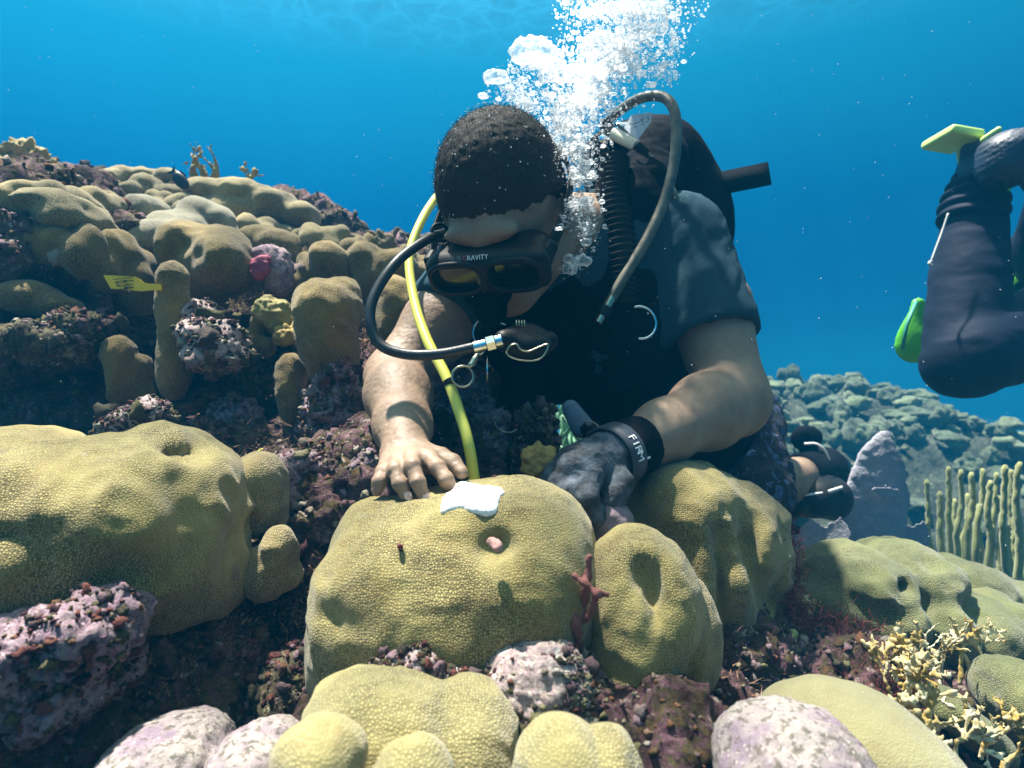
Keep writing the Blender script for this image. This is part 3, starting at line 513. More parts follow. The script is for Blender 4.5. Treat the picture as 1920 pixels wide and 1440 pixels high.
solid('fire_coral', disp(s.mesh(1), lambda V: .016 * fbm(V, 42, 4, 7, .7)), FCD, 'ragged upright fire coral plate at the top of the left edge', 'coral')
fire('low fire coral fringe on the far left skyline beside the ragged plate', [P(80, 335, 1.5), P(105, 338, 1.5), P(120, 342, 1.5)], FCD, .0035, 8, .018, .008, 3)
FG = plain('finger_sponge', (.12, .09, .05), .9, var=.3, bump=(150, .002))
fire('dark branching finger sponge on the skyline left of the yellow hose', [P(722, 475, 1.3), P(742, 476, 1.3), P(730, 480, 1.3)], FG, .004, 12, .036, .0085, 1, 'finger_sponge', 'sponge', spread=.5)
fire('single stubby finger sponge on the skyline of the left reef', [P(659, 470, 1.3)], FG, .004, 14, .03, .0085, 0, 'finger_sponge', 'sponge')
fl = 'fire coral branches in the lower right'
for i, (q, lb) in enumerate([(((1668, 1300, .66), (1680, 1275, .67), (1700, 1330, .64)), 'dense white tipped fire coral tuft at the right end of the red algae'), (((1750, 1380, .58), (1770, 1410, .57), (1790, 1430, .56)), 'jagged cream fire coral crest running down to the bottom edge at lower right'), (((1820, 1260, .76), (1845, 1240, .78)), 'upright mustard fire coral blades between the green lumpy coral and the right edge lump'), (((1700, 1260, .72), (1715, 1290, .70)), 'slender bright fire coral sprig just above the curved green knob')]):
    fire(lb, [P(*p) for p in q], FC, .0018, 40 + i, .017, .0027, 4, group=fl, n0=3)
for i, (q, lb) in enumerate([(((1690, 1345, .60), (1700, 1310, .62)), 'cream tipped fire coral branch left of the curved green knob'), (((1745, 1440, .56), (1700, 1400, .56)), 'white tipped fire coral sprig at the lower right, below the curved green knob'),
        (((1770, 1290, .74), (1800, 1280, .76), (1740, 1280, .75)), 'broad mustard fire coral fan under the green lumpy coral'), (((1860, 1270, .76),), 'small fire coral sprig beside the coral lump at the right edge'),
        (((1880, 1440, .6), (1840, 1420, .62)), 'fire coral sprig in the bottom right corner'), (((1530, 1200, .88), (1510, 1180, .9)), 'thin pale fire coral sprig among the red algae')]):
    fire(lb, [P(*p) for p in q], FC, .0018, 20 + i, .019 if i != 2 else .024, .0028 if i != 2 else .0036, 4, group=fl, n0=3 if i != 2 else 2)
FR = plain('rope_sponge', (.19, .065, .055), .85, var=.35, bump=(180, .002))
s = SDF(.0018)
for pts, r in (([(1105, 1045, .50), (1100, 1080, .50), (1098, 1120, .505), (1085, 1180, .51), (1090, 1235, .52)], .0036), ([(1078, 1080, .495), (1098, 1095, .492), (1118, 1112, .49), (1138, 1116, .49)], .0029), ([(1120, 1112, .49), (1112, 1135, .495), (1098, 1165, .505)], .0026), ([(1072, 1140, .505), (1080, 1170, .50), (1082, 1210, .505)], .004)):
    s.chain([P(*p) for p in pts], [r * (1 - .08 * i) for i in range(len(pts))], .004)
solid('branching_sponge', disp(s.mesh(1), lambda V: .0012 * fbm(V, 140, 3, 5)), FR, 'red branching sponge wedged between the central and the tall yellow coral', 'sponge')
def tubeworm(label, pts, r, mat): s = SDF(.0012); s.chain([P(*p) for p in pts], r, .002); return solid('worm_tube', disp(s.mesh(1), lambda V: .0008 * fbm(V, 300, 3, 1)), mat, label, 'worm tube')
WT = plain('worm_tube', (.38, .20, .18), .8, var=.5, bump=(400, .001))
tubeworm('pink worm tube in a hollow of the central coral', [(923, 1016, .495), (934, 1026, .489)], [.0042, .0038], WT)
tubeworm('tiny dark red worm tube on the central coral', [(751, 1030, .513), (750, 1023, .503)], [.0024, .0022], plain('dark_tube', (.16, .03, .03), .8))
tubeworm('ragged brown worm tube on the left face of the central coral', [(659, 1066, .515), (657, 1085, .505), (653, 1103, .505)], [.0035, .0042, .0025], plain('brown_tube', (.28, .10, .06), .85, var=.5, bump=(300, .002)))
# knobby little polyps coral (right) and pink tuft sponge
g = np.random.RandomState(4); n = 200; q = [P(g.uniform(1385, 1500), g.uniform(1195, 1310), .72) for _ in range(n)]; q = [A(p) + (0, -.02 + .35 * abs(p[0] - .23) , 0) for p in q]
V, F = balls(q, g.uniform(.0035, .0058, n), 2, g.uniform(.8, 1.2, (n, 3))); s = SDF(.005); s.ell(P(1440, 1255, .745), (.042, .03, .045), .01); b0 = s.mesh(1)
r0 = join(b0, (V, F)); solid('knobby_coral', r0, plain('knob_green', (.24, .27, .10), .7, var=.3, bump=(400, .0006)), 'coral covered in small round green knobs, beside the red algae', 'coral')
def strands(n, cen, ext, ln, wd, seed, up=(0, 0, 1), curl=.6):
    g = np.random.RandomState(seed); V = []; F = []
    c = np.concatenate([A(cc) + g.randn(n, 3) * A(e) * .5 for cc, e in zip(cen, ext)])
    for p in c:
        d = unit(g.randn(3) * curl + A(up)); sd_ = unit(np.cross(d, g.randn(3))); l = ln * g.uniform(.5, 1.3); k = len(V); q = p
        for j in range(4):
            w = wd * (1 - j / 3.6); V += [q - sd_ * w, q + sd_ * w]; d = unit(d + g.randn(3) * .35); q = q + d * l / 3
        for j in range(3): F.append((k + 2 * j, k + 2 * j + 1, k + 2 * j + 3, k + 2 * j + 2))
    return np.array(V), F
RA = MT('red_algae'); RA = RA.set(RA.mix(RA.noise(30, 3), (.07, .010, .012), (.24, .045, .035)), .8)
cen = [P(1560, 1190, .80), P(1600, 1240, .78), P(1640, 1290, .70), P(1500, 1240, .80), P(1455, 1120, .78), P(1478, 1070, .80), P(1660, 1320, .68), P(1575, 1270, .76), P(1400, 1290, .74), P(1480, 1170, .78), P(1540, 1290, .76)]
solid('red_algae', strands(900, cen, [(.055, .05, .03)] * 4 + [(.012, .03, .05)] * 2 + [(.03, .03, .025), (.05, .04, .03), (.04, .03, .02), (.02, .03, .05), (.05, .04, .02)], .016, .0006, 5), RA, kind='stuff')
solid('brown_turf_algae', strands(900, [P(690, 640, 1.12), P(900, 700, 1.02), P(860, 860, .96), P(680, 800, .95), P(520, 720, 1.1), P(430, 860, .92), P(610, 880, .86), P(300, 1250, .60), P(370, 1180, .62), P(250, 1300, .56), P(1330, 1340, .62), P(580, 1160, .7), P(470, 560, 1.12)],
    [(.04, .05, .06), (.05, .05, .08), (.05, .05, .05), (.04, .04, .06), (.1, .06, .05), (.09, .05, .05), (.05, .05, .05), (.04, .04, .03), (.05, .05, .03), (.05, .05, .03), (.06, .05, .04), (.04, .05, .06), (.04, .04, .03)], .011, .0006, 8, curl=1.2), plain('turf', (.17, .10, .06), .9, var=.5), kind='stuff')
solid('pink_tuft_sponge', disp(SDF(.004).ell(P(486, 505, 1.10), (.017, .015, .02), .006).ell(P(496, 492, 1.10), (.010, .010, .012), .006).mesh(1), lambda V: .005 * fbm(V, 120, 3, 3)), plain('pink_sponge', (.26, .045, .085), .8, var=.3), 'bright pink tufted sponge on the left reef', 'sponge')
# --- sea rods and gorgonians
SR = MT('sea_rod'); SR = SR.set(SR.mix(SR.noise(40, 3), (.20, .23, .07), (.36, .37, .13)), .9, SR.bump(SR.voro(420), .0015), Sheen_Weight=.4)
def sea_rods(label, cpx, basepy, tops, d, seed, r=.0086):
    g = np.random.RandomState(seed); b = P(cpx, basepy, d); t = thing('sea_rod', b, label, 'sea rod coral', 'sea rod corals on the right')
    part('holdfast', cyl(b - A((0, 0, .05)), b + A((0, 0, .04)), .03, .018), SR, t)
    for tx, ty in tops:
        dd = d + g.uniform(-.12, .12); e = P(tx, ty, dd); m0 = b + (e - b) * A((.55 + g.uniform(-.1, .1), .6, .22)); m1 = b + (e - b) * A((.9 + g.uniform(-.06, .06), .9, .6))
        p = spline([b + A((0, 0, .02)), m0, m1 + A((g.uniform(-.012, .012), 0, 0)), (m1 + e) / 2 + A((g.uniform(-.008, .008), 0, 0)), e], 8); p[2:, 0] += .0012 * g.randn(len(p) - 2); p[2:, 1] += .0012 * g.randn(len(p) - 2); rr = np.full(len(p), r) * np.linspace(1.25, .72, len(p)) * g.uniform(.85, 1.15); rr[-2:] = (r * .85, r * .45)
        part('branch', tube(p, rr, 10), SR, t)
sea_rods('clump of yellow green sea rods at the right, its outermost rod left of the others', 1800, 1180, [(1738, 900), (1762, 922), (1778, 875), (1800, 880), (1822, 885), (1842, 878), (1858, 900), (1868, 885), (1790, 935), (1835, 945), (1815, 925)], 1.75, 2)
sea_rods('taller clump of sea rods at the right edge of the picture', 1890, 1200, [(1872, 930), (1885, 872), (1897, 880), (1912, 866), (1935, 880), (1890, 985), (1905, 950), (1950, 900)], 1.65, 3, .0095)
TG = plain('teal_gorgonian', (.22, .42, .28), .8, var=.4)
g = np.random.RandomState(9); ms = []
for k in range(90):
    b = P(g.uniform(1010, 1160), 930, 1.9); e = P(g.uniform(990, 1170), g.uniform(690, 850), 1.9 + g.uniform(-.2, .2)); m = (b + e) / 2 + g.randn(3) * .03; p = spline([b, m, e], 5); ms.append(tube(p, np.linspace(.006, .0035, len(p)), 5))
solid('gorgonian', join(*ms), TG, 'bushy teal gorgonian seen through the gap under the vest', 'gorgonian')
# purple sea fans: a mesh blade with real thickness
SFM = MT('sea_fan'); c = SFM.mix(SFM.ramp(SFM.voro(220, 'DISTANCE_TO_EDGE'), [(.02, 1), (.10, 0)]), (.26, .25, .30), (.42, .40, .45)); c = SFM.mix(SFM.noise(10, 3), c, (.30, .31, .36)); SFM = SFM.set(c, .9, SFM.bump(SFM.noise(120, 4), .003))
def fan(label, pts, d, bow=.04, th=.006):
    pl = [(A(p)) for p in pts]; lo = np.min(pl, 0); hi = np.max(pl, 0); st = 3.0; V = []; ix = {}; F = []
    def ins(x, y):
        c = False; j = len(pl) - 1
        for i in range(len(pl)):
            if (pl[i][1] > y) != (pl[j][1] > y) and x < (pl[j][0] - pl[i][0]) * (y - pl[i][1]) / (pl[j][1] - pl[i][1]) + pl[i][0]: c = not c
            j = i
        return c
    nx, ny = int((hi[0] - lo[0]) / st) + 2, int((hi[1] - lo[1]) / st) + 2
    for i in range(nx):
        for j in range(ny):
            x, y = lo[0] + i * st, lo[1] + j * st
            if ins(x, y): ix[i, j] = len(V); V.append(P(x + 1.5 * math.sin(y * .9), y, d + bow * .6 * math.sin((x - lo[0]) * .022) + bow * .08 * math.sin(y * .05 + x * .03)))
    for (i, j), v in ix.items():
        if (i + 1, j) in ix and (i, j + 1) in ix and (i + 1, j + 1) in ix: F.append((v, ix[i + 1, j], ix[i + 1, j + 1], ix[i, j + 1]))
    
    par = list(range(len(V)))
    def fd(x):
        while par[x] != x: par[x] = par[par[x]]; x = par[x]
        return x
    for f in F:
        for q in f[1:]: par[fd(q)] = fd(f[0])
    cnt = {}
    for f in F: cnt[fd(f[0])] = cnt.get(fd(f[0]), 0) + 1
    big = max(cnt, key=cnt.get); F = [f for f in F if fd(f[0]) == big]; us = sorted({q for f in F for q in f}); mp = {q: i for i, q in enumerate(us)}; V = [V[q] for q in us]; F = np.array([[mp[q] for q in f] for f in F]); o = solid('sea_fan', (relax(np.array(V), F, 6, .5), F), SFM, label, 'sea fan', 'sea fans on the right'); md = o.modifiers.new('thickness', 'SOLIDIFY'); md.thickness = .002; return o
def rag(pts, k=4, a=5, s=1):
    g = np.random.RandomState(s); o = []
    for i in range(len(pts)):
        p, q = A(pts[i]), A(pts[(i + 1) % len(pts)])
        for j in range(k): o.append(tuple(p + (q - p) * j / k + g.uniform(-a, a, 2) * (j > 0)))
    return o
s = SDF(.007); s.chain([P(1626, 1075, 1.55), P(1638, 960, 1.55), P(1648, 870, 1.55), P(1658, 785, 1.56)], [.050, .049, .027, .004], .03, flat=((.15, 1, 0), .20)); s.chain([P(1640, 990, 1.56), P(1664, 940, 1.57), P(1668, 880, 1.57)], [.030, .022, .010], .03, flat=((.15, 1, 0), .22))
solid('sea_fan', disp(s.mesh(2), lambda V: .004 * fbm(V, 14, 3, 3) + .0022 * fbm(V, 80, 3, 5, .6)), SFM, 'tall pointed grey purple sea fan right of the diver', 'sea fan', 'sea fans on the right')
fan('low dark sea fan spreading right from the foot of the pointed one', rag([(1605, 1020), (1640, 988), (1662, 1002), (1688, 975), (1712, 985), (1732, 972), (1748, 1005), (1738, 1060), (1690, 1095), (1600, 1085)], 3, 3), 1.60)
fan('pale blue grey sea fan just below the swim fin', rag([(1450, 1005), (1468, 978), (1495, 990), (1522, 968), (1548, 986), (1576, 966), (1600, 1000), (1590, 1050), (1520, 1090), (1462, 1075), (1448, 1030)], 3, 3), 1.35)
fan('little ragged sea fan blade sticking out of the pointed sea fan', rag([(1628, 918), (1650, 910), (1688, 914), (1692, 928), (1680, 938), (1650, 932)], 3, 2), 1.5, .01, .012)

# --- distant coral heads, copied from a few built ones
def far_heads():
    g = np.random.RandomState(21); protos = []
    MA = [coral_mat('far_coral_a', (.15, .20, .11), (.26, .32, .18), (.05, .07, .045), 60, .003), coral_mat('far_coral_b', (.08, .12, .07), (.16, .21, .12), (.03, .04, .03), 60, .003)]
    for i in range(6):
        s = SDF(.012)
        if i % 3 == 0: s.ell((0, 0, .02), (.13, .11, .035), .02); s.ell((.05, .02, .05), (.09, .08, .03), .02); s.ell((-.06, 0, -.02), (.07, .07, .05), .02)
        else:
            for _ in range(10 + 3 * i): a = g.uniform(0, 6.28); q = g.uniform(0, .1); s.ell((q * math.cos(a), q * math.sin(a), .05 - q * .45 + g.uniform(-.01, .02)), (g.uniform(.022, .048),) * 3, .008)
            s.ell((0, 0, -.02), (.11, .11, .06), .02)
        m = disp(s.mesh(1), lambda V: .014 * fbm(V, 22, 4, i, .6)); o = solid('far_coral_head', m, MA[i % 2], 'pale coral head on the distant reef mound beyond the diver', 'coral', 'coral heads on the distant reef'); o.location = (0, 0, -5); protos.append(o)
    spots = []
    for k in range(330):
        if k < 190: x, y = g.uniform(1.2, 3.0), g.uniform(3.2, 4.7)
        else: x, y = g.uniform(1.2, 5.6), g.uniform(2.3, 6.0)
        spots.append((x, y))
    spots = [q for q in spots if abs(q[0] / q[1] * FPX + 960 - 1680) < 300]
    for k, (x, y) in enumerate(spots):
        o = protos[k] if k < 6 else protos[k % 6].copy()
        if k >= 6: COL.objects.link(o)
        z = float(ZF(A([x]), A([y]))[0]); sc = g.uniform(.2, .75) ** 1.4 + .08 * (1 if y > 3 else .7); o.location = (x, y, z + .005); o.scale = (sc, sc, sc * g.uniform(.8, 1.5)); o.rotation_euler = (0, 0, g.uniform(0, 6.28))
        if not (x < 3.0 and y > 3.2): o['label'] = 'pale flat coral head on the sloping seabed behind the sea rods'
far_heads()

# ================================================================ THE DIVER
SKIN = MT('skin'); _c = SKIN.mix(SKIN.ramp(SKIN.noise(38, 5), [(.35, 0), (.7, 1)]), (.225, .150, .102), (.305, .212, .150)); _c = SKIN.mix(SKIN.ramp(SKIN.noise(420, 2, .8), [(.6, 0), (.75, .35)]), _c, (.25, .15, .10))
_b = SKIN.bump(SKIN.voro(900), .0003, .5); _b = SKIN.bump(SKIN.noise(120, 4), .0006, .5, _b)
SKIN = SKIN.set(_c, .55, _b, Subsurface_Weight=.12, Subsurface_Radius=(.01, .004, .002), Subsurface_Scale=.5, Specular_IOR_Level=.35)
NAIL = plain('nail', (.66, .48, .42), .3)
HAIR = plain('hair', (.026, .021, .018), .8, Specular_IOR_Level=.25)
SHIRT = MT('shirt'); _c = SHIRT.mix(SHIRT.noise(300, 3, .8), (.010, .030, .046), (.034, .078, .105)); SHIRT = SHIRT.set(_c, .9, SHIRT.bump(SHIRT.noise(500, 2), .0006, .7, SHIRT.bump(SHIRT.noise(22, 4, .6, .8), .002, .5)), Specular_IOR_Level=.1)
BLK = plain('black_fabric', (.003, .004, .0065), .9, bump=(220, .0008), var=.3, Specular_IOR_Level=.07)
RUB = plain('black_rubber', (.006, .006, .007), .5, bump=(300, .0002), Specular_IOR_Level=.25)
HOSEB = plain('black_hose', (.018, .019, .022), .4, bump=(500, .0003), Specular_IOR_Level=.5)
HOSET = MT('worn_hose'); HOSET = HOSET.set(HOSET.mix(HOSET.ramp(HOSET.noise(24, 5, .7), [(.40, 0), (.72, 1)]), (.035, .045, .042), (.20, .18, .12)), .42)
YEL = plain('yellow_hose', (.74, .72, .12), .38, bump=(60, .0004))
CHR = plain('chrome', (.78, .80, .82), .16, 1); BRS = plain('brass', (.50, .46, .34), .28, 1, var=.2); WHT = plain('white_print', (.78, .80, .82), .6)
DIMP = plain('dim_print', (.20, .20, .22), .6); REDP = plain('red_print', (.40, .10, .10), .6)

yaw, pit = R(22), R(45)
HX = A((math.cos(yaw), -math.sin(yaw), 0)); HF = A((-math.sin(yaw) * math.cos(pit), -math.cos(yaw) * math.cos(pit), -math.sin(pit))); HU = np.cross(HX, HF)
if HU[2] < 0: HU = -HU
HM = np.stack([HX, HF, HU], 1); HC = P(935, 362, .83)
def H(x, f, u): return HC + HM @ A((x, f, u))
SLs, SRs = P(1268, 462, 1.06), P(900, 520, 1.0)
EL, WL_ = P(1374, 748, .93), P(1178, 842, .75)
ER, WR = P(742, 706, .88), P(762, 846, .68)
PELV = P(1290, 790, 1.42); NECK = P(1105, 440, 1.04); CHEST = P(1110, 600, 1.10)

def under_arch(s):                             # the hollow under the belly, where the reef behind shows through
    for x, y, r in ((1050, 782, 30), (1068, 805, 40), (1092, 835, 46), (1070, 850, 52)): s.cone(P(x, y, .85), P(x, y, 1.8), r / FPX * .85, r / FPX * 1.8, .012, True)
    return s
def make_person():
    t = thing('person', PELV, 'man leaning over the reef, shirt and shorts, bare hand on the central coral', 'person')
    # --- one body surface: head, neck, trunk, legs ...
    s = SDF(.0032)
    s.ell(H(0, -.012, .010), (.077, .096, .087), .01, rot=HM); s.ell(H(0, .020, -.045), (.066, .074, .085), .03, rot=HM); s.ell(H(0, .030, -.092), (.054, .052, .040), .025, rot=HM)
    s.ell(H(0, .072, -.116), (.026, .020, .018), .02, rot=HM); s.cone(H(.058, .0, -.088), H(.012, .070, -.112), .028, .026, .02); s.cone(H(-.058, .0, -.088), H(-.012, .070, -.112), .028, .026, .02); s.cone(H(0, .088, -.02), H(0, .108, -.058), .009, .014, .012); s.ell(H(0, .088, -.092), (.024, .012, .011), .01, rot=HM); s.ell(H(0, .088, -.005), (.05, .012, .012), .015, rot=HM)
    for sx in (-1, 1):
        s.ell(H(sx * .079, -.012, -.048), (.007, .020, .032), .008, rot=HM); s.ell(H(sx * .087, -.008, -.048), (.006, .011, .018), .005, True, rot=HM); s.ell(H(sx * .034, .082, -.032), (.016, .012, .010), .008, True, rot=HM); s.ell(H(sx * .034, .078, -.032), (.012, .012, .012), .004, rot=HM)
        s.ell(H(sx * .045, .062, -.06), (.022, .02, .02), .02, rot=HM)
    s.cone(H(0, -.045, -.085), NECK, .056, .066, .03); hd = s.mesh(2)
    s = SDF(.007)
    s.cone(NECK, CHEST, .06, .13, .04); s.cone(SLs, SRs, .062, .058, .05); s.cone(CHEST, PELV, .135, .14, .06); s.cone(CHEST + A((-.03, -.02, .03)), CHEST + A((.1, .03, .02)), .11, .11, .05)
    hl, kl, al = P(1370, 800, 1.46), P(1412, 918, 1.32), P(1548, 878, 1.66)
    hr, kr, ar = P(1270, 810, 1.5), P(1300, 925, 1.42), P(1400, 900, 1.85)
    s.cone(PELV, hl, .12, .09, .05); s.cone(hl, kl, .085, .062, .03); s.chain([kl, (kl * 2 + al) / 3, al], [.058, .052, .036], .02)
    s.cone(PELV, hr, .12, .09, .05); s.cone(hr, kr, .085, .062, .03); s.chain([kr, (kr * 2 + ar) / 3, ar], [.058, .052, .036], .02)
    s.cone(al, P(1570, 935, 1.60), .036, .026, .02)
    s.cone(ar, P(1410, 950, 1.85), .036, .026, .02); under_arch(s); tr = s.mesh(1)
    # left arm, its hand inside the glove
    s = SDF(.004); m1 = EL + (WL_ - EL) * .28
    s.chain([SLs, SLs + (EL - SLs) * .45 + A((.012, 0, 0)), EL], [.066, .063, .048], .03); s.chain([EL, m1, EL + (WL_ - EL) * .7, WL_], [.046, .049, .036, .027], .03); s.ell(EL + A((.006, .012, -.012)), .036, .03)
    la = s.mesh(2)
    # right arm and the bare hand with five fingers spread over the coral
    s = SDF(.0017); m1 = ER + (WR - ER) * .30
    s.chain([SRs, SRs + (ER - SRs) * .5, ER], [.056, .050, .040], .03); s.chain([ER, m1, ER + (WR - ER) * .72, WR], [.039, .041, .031, .0245], .02)
    mcp = [P(722, 882, .633), P(745, 870, .628), P(774, 862, .626), P(806, 863, .630)]; nrm = unit(np.cross(mcp[3] - mcp[0], mcp[2] - WR)); nrm = nrm * np.sign(nrm[2])
    for i, r in zip(range(4), (.0085, .0092, .0095, .0095)): s.cone(WR + (mcp[i] - WR) * .08 + A(((i - 1.5) * .008, 0, -.004)), mcp[i], .0135, r, .012)
    s.ell((mcp[0] + mcp[3]) / 2 + (WR - mcp[1]) * .38 - nrm * .006, (.022, .018, .011), .012)
    F = [[(724, 878, .636), (718, 886, .612), (711, 903, .602), (707, 920, .600)], [(745, 866, .630), (741, 881, .604), (750, 907, .594), (761, 931, .593)],
         [(773, 858, .628), (773, 874, .602), (784, 904, .592), (796, 934, .591)], [(802, 858, .632), (820, 876, .612), (836, 899, .604), (848, 917, .606)]]
    FR = [(.0076, .0071, .0066, .0055), (.0082, .0075, .0068, .0057), (.0084, .0077, .0070, .0059), (.0086, .0079, .0072, .0060)]
    for pts, rr in zip(F, FR):
        q = [P(*p) for p in pts]; s.chain(q, rr, .0045, kk=.002)
        for j in (1, 2): s.ell(q[j], rr[j] * .99, .003)
    th = [P(790, 850, .665), P(826, 858, .652), P(848, 868, .640), P(866, 886, .628)]; s.chain(th, (.0125, .0105, .0090, .0068), .008, kk=.004)
    ra = s.mesh(2)
    body = part('body', join(hd, tr, la, disp(ra, lambda V: .0004 * fbm(V, 260, 2, 3))), SKIN, t)
    for k in (1, 2, 3):
        q = [P(*p) for p in F[k]]; d = unit(q[3] - q[2]); r = FR[k][3]; up = unit(A((0, -.45, 1)) - d * (A((0, -.45, 1)) @ d)); sx = np.cross(d, up)
        V, Fc = ico(3); M = np.stack([sx * r * .72, d * r * 1.05, up * r * .28], 1); part('fingernail', (V @ M.T + q[3] + up * r * .80 + d * r * .10, Fc), NAIL, t)
    # --- hair: short crop, scalp shell plus strands
    s = SDF(.0028); s.ell(H(0, -.012, .010), (.0805, .1, .0905), .01, rot=HM); s.ell(H(0, -.025, -.035), (.079, .087, .075), .02, rot=HM)
    s.ell(H(.014, .118, -.078), (.118, .062, .104), .006, True, rot=HM); s.box(H(0, 0, -.135), (.12, .12, .07), .02, .01, HM, True); s.ell(H(.082, .035, -.05), (.03, .045, .052), .006, True, rot=HM); s.ell(H(-.082, .035, -.05), (.03, .045, .052), .006, True, rot=HM)
    hv = disp(s.mesh(2), lambda V: .0012 * fbm(V, 160, 2, 3)); Vh, Qh = hv; N = normals(Vh, Qh); g = np.random.RandomState(2); out = ((Vh - HC) @ HM); ok = np.where((N * (Vh - H(0, -.012, -.01))).sum(1) > .06)[0]
    n = 34000; i = g.choice(ok, n); p = Vh[i] + g.randn(n, 3) * .0018; d = N[i] + g.randn(n, 3) * .8; d /= np.linalg.norm(d, axis=1)[:, None]; sd_ = np.cross(d, g.randn(n, 3)); sd_ /= np.linalg.norm(sd_, axis=1)[:, None]
    l = g.uniform(.002, .0050, n)[:, None]; p = p - d * .001; V = np.stack([p - sd_ * .00022, p + sd_ * .00022, p + d * l], 1).reshape(-1, 3); Fh = np.arange(3 * n).reshape(-1, 3)
    dr = g.randn(60000, 3); dr /= np.linalg.norm(dr, axis=1)[:, None]; qq = A((0, -.012, .010)) + dr * A((.0785, .0975, .0885)); e = np.sqrt((((qq - A((.014, .118, -.078))) / A((.118, .062, .104))) ** 2).sum(1)); kp = (e > .86) & (e < 1.03) & (qq[:, 2] > -.05) & (g.rand(len(e)) < np.clip((e - .86) / .12, 0, 1) ** 2.2)
    qq = qq[kp][:6500]; pw = HC + qq @ HM.T; dn = (dr[kp][:6500] @ HM.T) + g.randn(len(qq), 3) * .8; dn /= np.linalg.norm(dn, axis=1)[:, None]; s2 = np.cross(dn, g.randn(len(qq), 3)); s2 /= np.linalg.norm(s2, axis=1)[:, None]; l2 = g.uniform(.0015, .0038, len(qq))[:, None]
    V2 = np.stack([pw - s2 * .0002, pw + s2 * .0002, pw + dn * l2], 1).reshape(-1, 3); part('hair', join(hv, (V, Fh), (V2, np.arange(len(V2)).reshape(-1, 3))), HAIR, t)
    # --- shirt
    s = SDF(.0055); o = .010
    s.cone(NECK + (CHEST - NECK) * .25, CHEST, .075 + o, .13 + o, .04); s.cone(SLs, SRs, .064 + o, .056 + o, .05); s.cone(CHEST, PELV, .135 + o, .14 + o, .06)
    a = SLs; b = SLs + (EL - SLs) * .60; s.cone(a, b, .070 + o, .066 + o, .04); b2 = SRs + (ER - SRs) * .40; s.cone(SRs, b2, .060 + o, .056 + o, .03)
    for e, q, r in ((b, unit(EL - SLs), .2), (b2, unit(ER - SRs), .2)):
        M = np.stack([unit(np.cross(q, (0, 1, 0.3))), unit(np.cross(q, np.cross(q, (0, 1, .3)))), q], 1); s.box(e + q * .105, (.085, .085, .09), .004, .004, M, True)
        s.cone(e - q * .02, e + q * .03, .062 if r == .2 and e is b else .052, .062 if e is b else .050, .003, True)
    def folds(V):
        q = V @ A((.75, .2, -.62)); w = V @ A((.4, -.6, .5)); r = 0
        return .0024 * fbm(np.stack([q * 34, w * 8, V[:, 2] * 8], 1), 1, 3, 4, .5, True) + .001 * fbm(V, 30, 3, 9)
    under_arch(s); part('shirt', disp(s.mesh(2), folds), SHIRT, t)
    s = SDF(.0065); s.cone(PELV, hl, .138, .105, .05); s.cone(hl, kl + (kl - hl) * .05, .102, .080, .03); s.cone(PELV, hr, .138, .105, .05); s.cone(hr, kr, .102, .08, .03)
    q = unit(al - kl); M = np.stack([unit(np.cross(q, (0, 0, 1))), unit(np.cross(q, np.cross(q, (0, 0, 1)))), q], 1); s.box(kl + q * .22, (.09, .09, .12), .004, .004, M, True)
    SM = MT('shorts'); e = SM.voro(34, 'DISTANCE_TO_EDGE'); c = SM.mix(SM.ramp(SM.noise(26, 3, .5, 2.5), [(.55, 0), (.60, 1)]), (.010, .012, .020), (.05, .09, .20)); c = SM.mix(SM.ramp(SM.noise(46, 3, .5, 1.5), [(.66, 0), (.69, .8)]), c, (.32, .38, .55)); SM = SM.set(c, .85, SM.bump(SM.noise(30, 4), .004))
    under_arch(s); part('shorts', disp(s.mesh(2), lambda V: .006 * fbm(V, 18, 3, 6, .5, True)), SM, t)
    s = SDF(.004); f0 = P(1518, 868, 1.54); s.chain([kl + (al - kl) * .62, al, P(1572, 940, 1.60)], [.053, .050, .042], .02); s.ell(P(1512, 822, 1.60), (.040, .02, .034), .015); s.box(kl + (al - kl) * .42, (.08, .08, .08), .004, .004, M, True)
    bt = part('boot', disp(s.mesh(2), lambda V: .001 * fbm(V, 60, 2, 2)), BLK, t); part('piping', tube(spline([P(1508, 832, 1.50), P(1530, 832, 1.49), P(1546, 844, 1.49), P(1556, 862, 1.50)], 6), .0026, 8), WHT, bt)
    return t
DIVER = make_person()
# --- swim fin on the kneeling foot
t = thing('swim_fin', P(1520, 975, 1.48), 'black swim fin with white stripes on the kneeling man\'s foot', 'swim fin')
s = SDF(.0045); s.ell(P(1518, 930, 1.50), (.086, .075, .052), .02); s.ell(P(1560, 935, 1.5), (.038, .06, .050), .02); s.ell(P(1470, 945, 1.46), (.05, .05, .036), .02); part('foot_pocket', disp(s.mesh(2), lambda V: .002 * fbm(V, 25, 2, 1)), RUB, t)
s = SDF(.006); s.box(P(1340, 985, 1.32), (.16, .05, .010), .006, .01); s.cone(P(1460, 960, 1.45), P(1400, 980, 1.36), .03, .02, .02, flat=((0, 0, 1), .5)); part('blade', s.mesh(1), RUB, t)
part('stripe', ribbon(spline([P(1498, 930, 1.424), P(1520, 927, 1.422), P(1542, 924, 1.424)], 5), .004, (0, 0, 1), .003), WHT, t); part('stripe', ribbon(spline([P(1554, 922, 1.425), P(1566, 918, 1.43), P(1579, 914, 1.44)], 5), .007, (0, 0, 1), .003), WHT, t)
